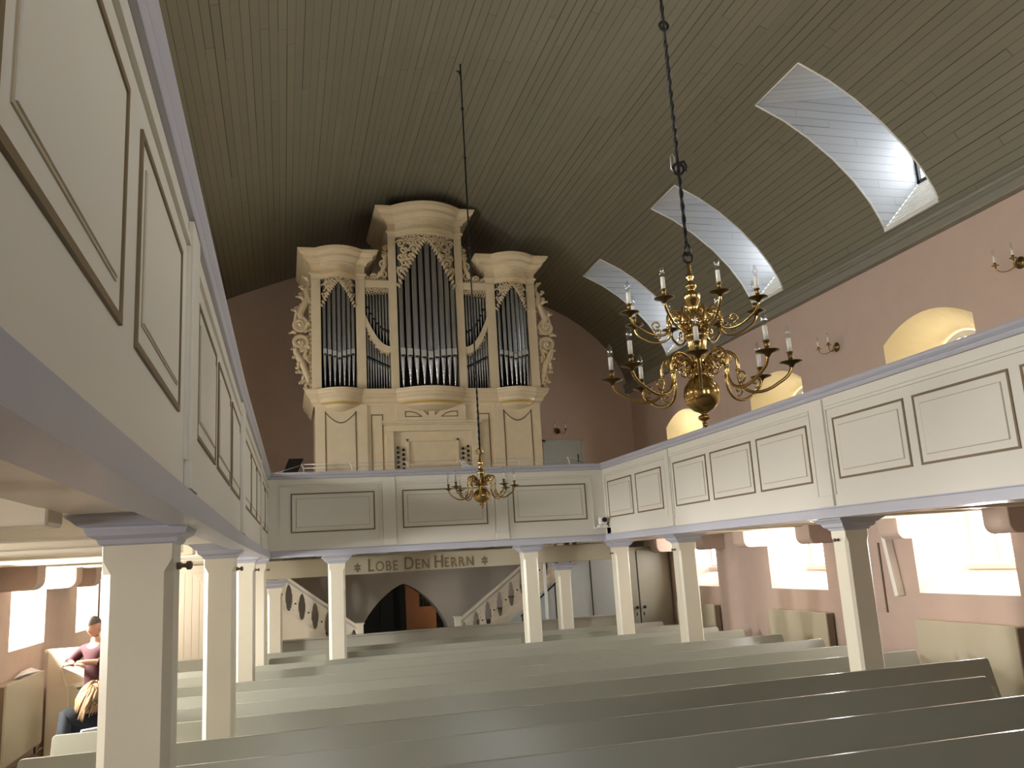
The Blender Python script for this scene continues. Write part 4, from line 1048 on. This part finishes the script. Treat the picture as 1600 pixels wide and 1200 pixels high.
# lower-case panels
def linebox(mb, a, b, z0_, z1_, y, g=.018, mi=0, top=True):
    mb.box(a, a+g, y-.008, y, z0_+g, z1_-(g if top else 0), mi); mb.box(b-g, b, y-.008, y, z0_+g, z1_-(g if top else 0), mi); mb.box(a, b, y-.008, y, z0_, z0_+g, mi)
    if top: mb.box(a, b, y-.008, y, z1_-g, z1_, mi)
for s in (-1, 1):
    mb = MB(); a, b = sorted((s*1.19, s*1.67)); linebox(mb, a, b, 2.6, 4.52, -.03, .016, 0, False)
    n = 14
    arc = [(a+(b-a)*k/n, 4.52-.17*math.sin(PI*k/n)) for k in range(n+1)]
    for (xa, za), (xb, zb) in zip(arc, arc[1:]): mb.raw([(xa, -.038, za), (xb, -.038, zb), (xb, -.038, zb-.018), (xa, -.038, za-.018), (xa, -.03, za), (xb, -.03, zb), (xb, -.03, zb-.018), (xa, -.03, za-.018)], [(0, 1, 2, 3), (0, 1, 5, 4), (3, 2, 6, 7)])
    mb.build('tower_base_panel', 'line', t)
    mb = MB(); a, b = sorted((s*.77, s*.96)); linebox(mb, a, b, 2.6, 4.47, 0, .016); mb.build('side_panel', 'line', t)
    mb = MB()                                                                   # quarter-fan lines above the console
    def outline(poly, g=.012):
        for (p, q) in zip(poly, poly[1:]+poly[:1]):
            p = Vector(p); q = Vector(q); d = (q-p).normalized(); nn = Vector((-d.y, d.x))*g/2; p = p-d*g/2; q = q+d*g/2
            mb.raw([((p+nn).x, -.058, (p+nn).y), ((q+nn).x, -.058, (q+nn).y), ((q-nn).x, -.058, (q-nn).y), ((p-nn).x, -.058, (p-nn).y), ((p+nn).x, -.05, (p+nn).y), ((q+nn).x, -.05, (q+nn).y), ((q-nn).x, -.05, (q-nn).y), ((p-nn).x, -.05, (p-nn).y)], [(0, 1, 2, 3), (0, 1, 5, 4), (3, 2, 6, 7)])
    outline([(s*.42, 4.42), (s*.42, 4.50), (s*.33, 4.50), (s*.24, 4.475), (s*.16, 4.42)]); outline([(s*.06, 4.56), (s*.06, 4.45), (s*.13, 4.52), (s*.21, 4.56)])
    mb.build('fan_ornament', 'line', t)
# keyboard console frame and recess
mb = MB()
mb.box(-.74, -.62, -.10, 0, 2.5, 4.18); mb.box(.62, .74, -.10, 0, 2.5, 4.18); mb.box(-.74, .74, -.10, 0, 4.18, 4.28)
mb.box(-.80, .80, -.13, 0, 4.305, 4.345); mb.box(-.77, .77, -.115, 0, 4.28, 4.305)
mb.build('console_frame', 'organ', t, .006)
mb = MB(); mb.box(-.62, .62, -.035, -.004, 2.5, 4.18); mb.build('console_back', 'organ', t)
mb = MB(); g = .03
mb.box(-.42, .42, -.07, -.03, 4.02, 4.06); mb.box(-.42, -.38, -.07, -.03, 3.66, 4.06); mb.box(.38, .42, -.07, -.03, 3.66, 4.06); mb.box(-.42, .42, -.075, -.03, 3.62, 3.66); mb.build('music_desk_frame', 'organ', t, .004)
mb = MB(); mb.box(-.40, .40, -.13, -.03, 3.40, 3.56); mb.build('keyboard_recess', 'black', t)
mb = MB(); mb.box(-.38, .38, -.26, -.13, 3.36, 3.40); mb.build('keyboard', 'key', t)
for s in (-1, 1):
    for c_ in (0, 1):
        for k in range(6):
            mb = MB(); x = s*(.56-.085*c_); z = 3.92-.075*k-(.035 if c_ else 0)
            mb.lathe([(.010, 0), (.010, .04), (.022, .05), (.024, .06), (.02, .07), (.002, .072)], seg=10); mb.map(lambda a, b, c: (x+a, -.035-c, z+b)); mb.build('stop_knob', 'iron', t)

# balcony fittings on the organ gallery ------------------------------
t = thing('guard_rail', 'thin white wire guard rail on slim bent posts along the organ gallery front', 'railing', (0, 12.40, 0))
mb = MB()
for z in (3.53, 3.585): mb.tube([(.28, 0, z), (2.2, 0, z), (4.22, 0, z)], .004, 6)
mb.tube([(-.12, 0, 3.47), (.28, 0, 3.585)], .004, 6); mb.tube([(4.22, 0, 3.585), (4.66, 0, 3.47)], .004, 6); mb.build('wire', 'steel', t)
for x in (.28, .95, 1.75, 2.55, 3.42, 4.22):
    mb = MB(); mb.tube([(x, 0, 3.465), (x, -.01, 3.52), (x-.03, -.0, 3.59)], .008, 6); mb.build('post', 'white', t)
t = thing('music_stand', 'black folding music stand tilted at the left end of the organ gallery', 'music stand', (.10, 12.95, 2.5))
mb = MB(); mb.box(-.17, .17, -.006, .006, 0, .27)
for k in range(4): mb.box(-.16, .16, -.012, -.006, .05+.06*k, .062+.06*k)
mb.map(lambda x, y, z: (x*.62+.40*(z-.1)+.02, y+z*.35, .98+z)); mb.build('desk', 'iron', t)
mb = MB(); mb.tube([(0, .05, .15), (0, .05, 1.02)], .01); 
for a in (0, 2.1, 4.2): mb.tube([(0, .05, .3), (.22*math.cos(a), .05+.22*math.sin(a), .01)], .008)
mb.build('tripod', 'iron', t)
mb = MB(); mb.raw([(2.55, 12.42, 3.47), (2.80, 12.42, 3.47), (2.72, 12.50, 3.50), (2.57, 12.48, 3.60)], [(0, 1, 2), (0, 2, 3)]); mb.raw([(2.555, 12.425, 3.468), (2.80, 12.43, 3.468), (2.72, 12.51, 3.50), (2.575, 12.49, 3.60)], [(0, 1, 2), (0, 2, 3)])
tag(mb.build('sheet_music', 'paper', recalc=False), 'white sheet of paper standing on the gallery rail just left of the small chandelier', 'paper')
t = tag(bpy.data.objects.new('door_1', None), kind='structure'); COL.objects.link(t)
mb = MB(); mb.box(5.06, 5.80, YB-.04, YB, 2.5, 4.36); mb.build('door_leaf', 'grey', t)
mb = MB(); mb.box(5.80, 5.86, YB-.05, YB, 2.5, 4.40); mb.box(5.0, 5.06, YB-.05, YB, 2.5, 4.40); mb.box(5.0, 5.86, YB-.05, YB, 4.36, 4.40); mb.build('door_frame', 'grey', t)
mb = MB(); mb.box(5.72, 5.735, YB-.06, YB-.04, 3.95, 4.1); mb.build('hinge', 'iron', t)

t = thing('conference_camera', 'small white swivel camera on a shelf at the corner of the organ and right galleries', 'camera', (4.60, 12.17, 2.5))
mb = MB(); mb.box(-.11, .14, -.05, .10, -.012, 0); mb.box(.10, .14, -.05, .10, -.10, 0); mb.build('shelf', 'white', t)
mb = MB(); mb.box(-.07, .06, -.04, .07, 0, .03); mb.build('foot', 'white', t, .006)
mb = MB(); mb.box(-.055, .055, -.04, .06, .035, .15); mb.build('head', 'white', t, .02)
mb = MB(); mb.lathe([(.034, 0), (.036, .03), (.028, .036), (.001, .036)], seg=18); mb.map(lambda x, y, z: (.01+x, -.04-z, .105+y)); mb.build('lens', 'black', t)
mb = MB(); mb.tube([(.06, .02, .04), (.10, .0, .06), (.12, -.03, .03), (.11, -.04, -.03)], .006); mb.build('cable', 'iron', t)

# ------------------------------------------------------------------ left aisle: lectern-like desk, paper, people
t = thing('reading_desk', 'cream wooden reading desk with curved side cheeks beside the left wall', 'desk', (-2.46, 11.60, FL))
mb = MB()
mb.prism([(-.22, 0), (.02, 0), (.02, .72), (-.01, .80), (-.05, .90), (-.07, 1.0), (-.03, 1.10), (.06, 1.17), (.20, 1.2), (.20, 1.235), (-.26, 1.235), (-.26, 1.20), (-.22, 1.19)], 1, -.03, .03); mb.build('side_cheek', 'cream', t, .006)
mb = MB(); mb.prism([(-.22, 0), (.28, 0), (.30, .7), (.22, .9), (-.22, .9)], 1, .40, .44); mb.build('side_cheek', 'cream', t, .006)
mb = MB(); mb.box(-.20, .26, .03, .40, 0, .8); mb.build('body', 'cream', t)
mb = MB()
mb.box(-.17, .17, -.12, .02, 0, .05); mb.box(-.16, .16, -.118, .018, .055, .06)
c_, s_ = math.cos(-.5), math.sin(-.5)
mb.map(lambda x, y, z: (.10+x*c_-z*s_, y-.02, .95+x*s_+z*c_)); mb.build('book_rest', 'cream', t, .004)

mb = MB(); mb.raw([(-.05, -.35, 0), (.05, -.28, .03), (.04, .05, .015), (-.04, .30, .05), (.06, .34, .0), (-.06, .0, .045), (.02, -.12, .06)], [(0, 1, 6), (0, 6, 5), (6, 1, 2), (6, 2, 5), (5, 2, 4), (5, 4, 3)])
mb.raw([(-.05, -.35, 0), (.05, -.28, 0), (.04, .05, 0), (.06, .34, 0), (-.06, 0, 0)], [(0, 1, 2, 4), (4, 2, 3)])
o = mb.build('folded_paper', 'paper', recalc=False); o.location = (XL+.08, 10.70, 1.192); tag(o, 'crumpled white paper lying on the left wall radiator', 'paper')

def skinned(name, chain, mt, parent, sub=2):
    """chain: list of (point, radius, parent index); one continuous skinned surface rooted at point 0"""
    me = bpy.data.meshes.new(name); me.from_pydata([c[0] for c in chain], [(c[2], i) for i, c in enumerate(chain) if c[2] is not None], [])
    o_ = bpy.data.objects.new(name, me); COL.objects.link(o_); o_.parent = parent
    me.materials.append(M[mt])
    sk = o_.modifiers.new('skin', 'SKIN'); 
    for i, c in enumerate(chain):
        r = c[1] if isinstance(c[1], tuple) else (c[1], c[1]); me.skin_vertices[0].data[i].radius = r
    me.skin_vertices[0].data[0].use_root = True
    sk.use_smooth_shade = True
    if sub: ss = o_.modifiers.new('sub', 'SUBSURF'); ss.levels = sub; ss.render_levels = sub
    return o_
def head_mesh(mb, c, R3, sc=1.0):
    """head with brow, nose, mouth, chin and ears, facing local -y then rotated by R3"""
    n0 = len(mb.v); vs = []; fs = []; S, K = 24, 18
    for k in range(K+1):
        ph = PI*k/K
        for i in range(S):
            th = 2*PI*i/S; x = math.sin(ph)*math.cos(th); y = math.sin(ph)*math.sin(th); z = math.cos(ph)
            X = .078*x; Y = .098*y; Z = .118*z
            if z < 0: X *= 1-.30*(-z)**1.5; Y *= 1-.12*(-z)
            if y < -.3:
                f = max(0, 1-abs(x)/.22)
                if -.35 < z < .12: Y -= .022*f*(1-abs(z+.16)/.3 if abs(z+.16) < .3 else 0)
                e = max(0, 1-((abs(x)-.36)/.2)**2) if abs(abs(x)-.36) < .2 else 0
                if -.05 < z < .22: Y += .010*e
                if -.62 < z < -.48: Y -= .006*max(0, 1-abs(x)/.35)
                if z < -.75: Y -= .010*max(0, 1-abs(x)/.5)
            vs.append((X, Y, Z))
    for k in range(K):
        for i in range(S): fs.append((k*S+i, k*S+(i+1) % S, k*S+S+(i+1) % S, k*S+S+i))
    mb.raw(vs, fs, 0, True)
    for sx in (-1, 1): mb.ball((sx*.078, .008, -.01), .026, 0, 8, 1.25, .35, .75)
    for k in range(n0, len(mb.v)): v = R3 @ (Vector(mb.v[k])*sc); mb.v[k] = (v.x+c[0], v.y+c[1], v.z+c[2])
# standing man leaning on the desk with folded forearms
t = thing('person', 'standing person in a maroon pullover, forearms resting on the desk by the left window', 'person', (-2.03, 10.9, FL))
ROT = Matrix.Rotation(math.radians(200), 3, 'Z')
P0 = (.0, .0, .86)
body = [((0, 0, .88), (.13, .10), None), ((0, 0, 1.05), (.13, .10), 0), ((0, -.01, 1.22), (.155, .105), 1), ((0, -.01, 1.34), (.13, .09), 2), ((0, -.02, 1.42), .055, 3), ((0, -.03, 1.50), .052, 4)]
def limb(ch, pts, rads, par):
    for p, r in zip(pts, rads): ch.append((p, r, par)); par = len(ch)-1
    return par
bd = list(body)
limb(bd, [(.09, 0, .80), (.10, 0, .45), (.10, .01, .08), (.10, -.14, .03)], [.085, .058, .042, .035], 0)
limb(bd, [(-.09, 0, .80), (-.10, 0, .45), (-.10, .01, .08), (-.10, -.14, .03)], [.085, .058, .042, .035], 0)
limb(bd, [(-.18, -.01, 1.33), (-.27, -.12, 1.20), (-.10, -.27, 1.20), (-.02, -.30, 1.20)], [.055, .042, .030, .027], 3)
limb(bd, [(.18, -.01, 1.33), (.27, -.12, 1.20), (.10, -.29, 1.215), (.02, -.32, 1.215)], [.055, .042, .030, .027], 3)
body_o = skinned('body', bd, 'skin', t)
mb = MB(); head_mesh(mb, (0, -.055, 1.60), Matrix.Rotation(.25, 3, 'X'))
mb.build('head', 'skin', t)
for sx in (-1, 1):                                                           # hands with five fingers
    mb = MB()
    hx = sx*-.01; hy = -.31 if sx < 0 else -.33; hz = 1.20
    mb.ball((hx+sx*-.035, hy, hz), .034, 0, 10, .5, 1.2, .95)
    for q, L_ in enumerate((.06, .07, .065, .05)):
        y_ = hy-.028+.018*q; x_ = hx+sx*-.065
        mb.tube([(x_, y_, hz), (x_-sx*L_*.45, y_-.004, hz+.004), (x_-sx*L_*.8, y_-.004, hz-.008), (x_-sx*L_, y_-.002, hz-.022)], [.0085, .008, .0075, .006], 7)
    mb.tube([(hx-sx*.02, hy-.03, hz), (hx-sx*.045, hy-.052, hz-.004), (hx-sx*.07, hy-.056, hz-.01)], [.011, .009, .007], 7)
    mb.build('hand', 'skin', t)
sh = [((0, 0, .74), (.150, .122), None), ((0, 0, .92), (.155, .125), 0), ((0, 0, 1.05), (.150, .12), 1), ((0, -.01, 1.22), (.172, .122), 2), ((0, -.01, 1.35), (.14, .10), 3), ((0, -.015, 1.42), (.07, .065), 4)]
limb(sh, [(-.19, -.01, 1.34), (-.275, -.12, 1.205), (-.20, -.19, 1.20)], [.068, .058, .048], 4)
limb(sh, [(.19, -.01, 1.34), (.275, -.12, 1.205), (.20, -.20, 1.21)], [.068, .058, .048], 4)
skinned('pullover', sh, 'maroon', t)
tr = [((0, 0, .98), (.140, .112), None)]
limb(tr, [(.09, 0, .78), (.10, 0, .45), (.10, .01, .09)], [.102, .078, .062], 0); limb(tr, [(-.09, 0, .78), (-.10, 0, .45), (-.10, .01, .09)], [.102, .078, .062], 0)
skinned('trousers', tr, 'trouser', t)
mb = MB(); head_mesh(mb, (0, 0, 0), Matrix.Identity(3), 1.08)
mb2 = MB(); keep = [f for f in mb.f if sum((mb.v[i][2] > .035 or mb.v[i][1] > .02) for i in f) == len(f) and all(mb.v[i][2] > -.085 for i in f)]
mb2.raw(mb.v, keep, 0, True); R3 = Matrix.Rotation(.25, 3, 'X')
mb2.v = [tuple((R3 @ Vector(v))+Vector((0, -.055, 1.603))) for v in mb2.v]; mb2.build('hair', 'greyhair', t, recalc=False)
for xs_ in (-.1, .1):
    mb = MB(); mb.ball((xs_, -.06, .04), .05, 0, 12, .8, .9, 2.6); mb.build('shoe', 'black', t)
t.rotation_euler = (0, 0, math.radians(-35)); t.scale = (.93, .93, .93)
MAN = t
# seated woman bent forward, seen between radiator and pillar
t = thing('person', 'seated person with blond hair in a dark cardigan, bent forward behind the pillar', 'person', (-1.66, 8.46, FL))
bd = [((0, .05, .50), (.15, .12), None), ((0, .04, .66), (.13, .10), 0), ((0, .0, .80), (.14, .095), 1), ((0, -.05, .90), (.11, .08), 2), ((0, -.09, .95), .048, 3), ((0, -.13, .99), .046, 4)]
limb(bd, [(.09, -.08, .50), (.10, -.42, .50), (.10, -.44, .25), (.10, -.44, .06), (.10, -.56, .03)], [.09, .062, .050, .038, .032], 0)
limb(bd, [(-.09, -.08, .50), (-.10, -.42, .50), (-.10, -.44, .25), (-.10, -.44, .06), (-.10, -.56, .03)], [.09, .062, .050, .038, .032], 0)
limb(bd, [(-.16, -.04, .88), (-.21, -.12, .66), (-.10, -.32, .60), (-.06, -.36, .60)], [.05, .04, .028, .025], 3)
limb(bd, [(.16, -.04, .88), (.21, -.12, .66), (.10, -.32, .60), (.06, -.36, .60)], [.05, .04, .028, .025], 3)
skinned('body', bd, 'skin', t)
RW = Matrix.Rotation(.55, 3, 'X')
mb = MB(); head_mesh(mb, (0, -.18, 1.03), RW, .95); mb.build('head', 'skin', t)
for sx in (-1, 1):
    mb = MB()
    hx = sx*.05; hy = -.385; hz = .60
    mb.ball((hx, hy, hz), .030, 0, 10, .5, .95, 1.2)
    for q, L_ in enumerate((.05, .062, .058, .045)):
        x_ = hx-.025+.017*q; mb.tube([(x_, hy-.025, hz), (x_, hy-.025-L_*.5, hz+.002), (x_, hy-.02-L_*.85, hz-.012), (x_, hy-.02-L_, hz-.028)], [.008, .0078, .007, .0055], 7)
    mb.tube([(hx-sx*.025, hy+.0, hz), (hx-sx*.048, hy-.025, hz-.003), (hx-sx*.052, hy-.05, hz-.01)], [.010, .0085, .0065], 7)
    mb.build('hand', 'skin', t)
ca = [((0, .06, .50), (.17, .135), None), ((0, .05, .66), (.16, .13), 0), ((0, .01, .80), (.17, .13), 1), ((0, -.045, .90), (.15, .115), 2), ((0, -.085, .955), (.085, .08), 3)]
limb(ca, [(-.165, -.04, .88), (-.22, -.12, .67), (-.13, -.28, .61)], [.065, .056, .044], 3); limb(ca, [(.165, -.04, .88), (.22, -.12, .67), (.13, -.28, .61)], [.065, .056, .044], 3)
skinned('cardigan', ca, 'navy', t)
tr = [((0, .06, .50), (.165, .13), None)]
limb(tr, [(.10, -.08, .50), (.10, -.40, .50), (.10, -.44, .28), (.10, -.44, .10)], [.105, .080, .065, .055], 0); limb(tr, [(-.10, -.08, .50), (-.10, -.40, .50), (-.10, -.44, .28), (-.10, -.44, .10)], [.105, .080, .065, .055], 0)
skinned('trousers', tr, 'trouser', t)
mb = MB(); rnd = random.Random(4)
for k in range(230):                                                          # shoulder-length wavy hair
    a = rnd.uniform(0, 2*PI); e = rnd.uniform(.15, 1.0)
    if -2.2 < a-2*PI*(a > PI) < -.95 and e < .75: continue
    d = Vector((math.cos(a)*math.sqrt(1-(e*.9)**2), math.sin(a)*math.sqrt(1-(e*.9)**2), e*.9)); p0 = Vector((d.x*.080, d.y*.100, d.z*.118))
    q = Vector((math.cos(a), math.sin(a), 0)); L_ = rnd.uniform(.10, .19)
    pts = [p0, p0+Vector((q.x*.022, q.y*.022, -.04)), p0+Vector((q.x*.034, q.y*.034, -.04-L_*.5)), p0+Vector((q.x*.028+rnd.uniform(-.015, .015), q.y*.028+rnd.uniform(-.015, .015), -.04-L_))]
    mb.tube([tuple((RW @ p)+Vector((0, -.17, 1.04))) for p in pts], [.012, .014, .012, .004], 5)
mb.build('hair', 'blond', t)
mb = MB()
for sx in (-1, 1): mb.torus((sx*.032, -.108, .012), .022, .0022, (0, 1, 0), 16)
mb.tube([(-.01, -.112, .014), (.01, -.112, .014)], .002, 5); 
for sx in (-1, 1): mb.tube([(sx*.054, -.105, .014), (sx*.078, .0, .01)], .002, 5)
mb.v = [tuple((RW @ (Vector(v)*.95))+Vector((0, -.18, 1.03))) for v in mb.v]; mb.build('glasses', 'iron', t)
for xs_ in (-.1, .1):
    mb = MB(); mb.ball((xs_, -.50, .035), .045, 0, 12, .75, .9, 2.5); mb.build('shoe', 'black', t)
t.rotation_euler = (0, 0, math.radians(35))
mb = MB(); mb.box(-.07, .07, -.01, .01, 0, .16); o = mb.build('service_sheet', ['paper'], None, .002); o.location = (-1.58, 8.16, FL+.66); o.rotation_euler = (.5, 0, .6); tag(o, 'pale folded sheet held by the seated blond person', 'paper')
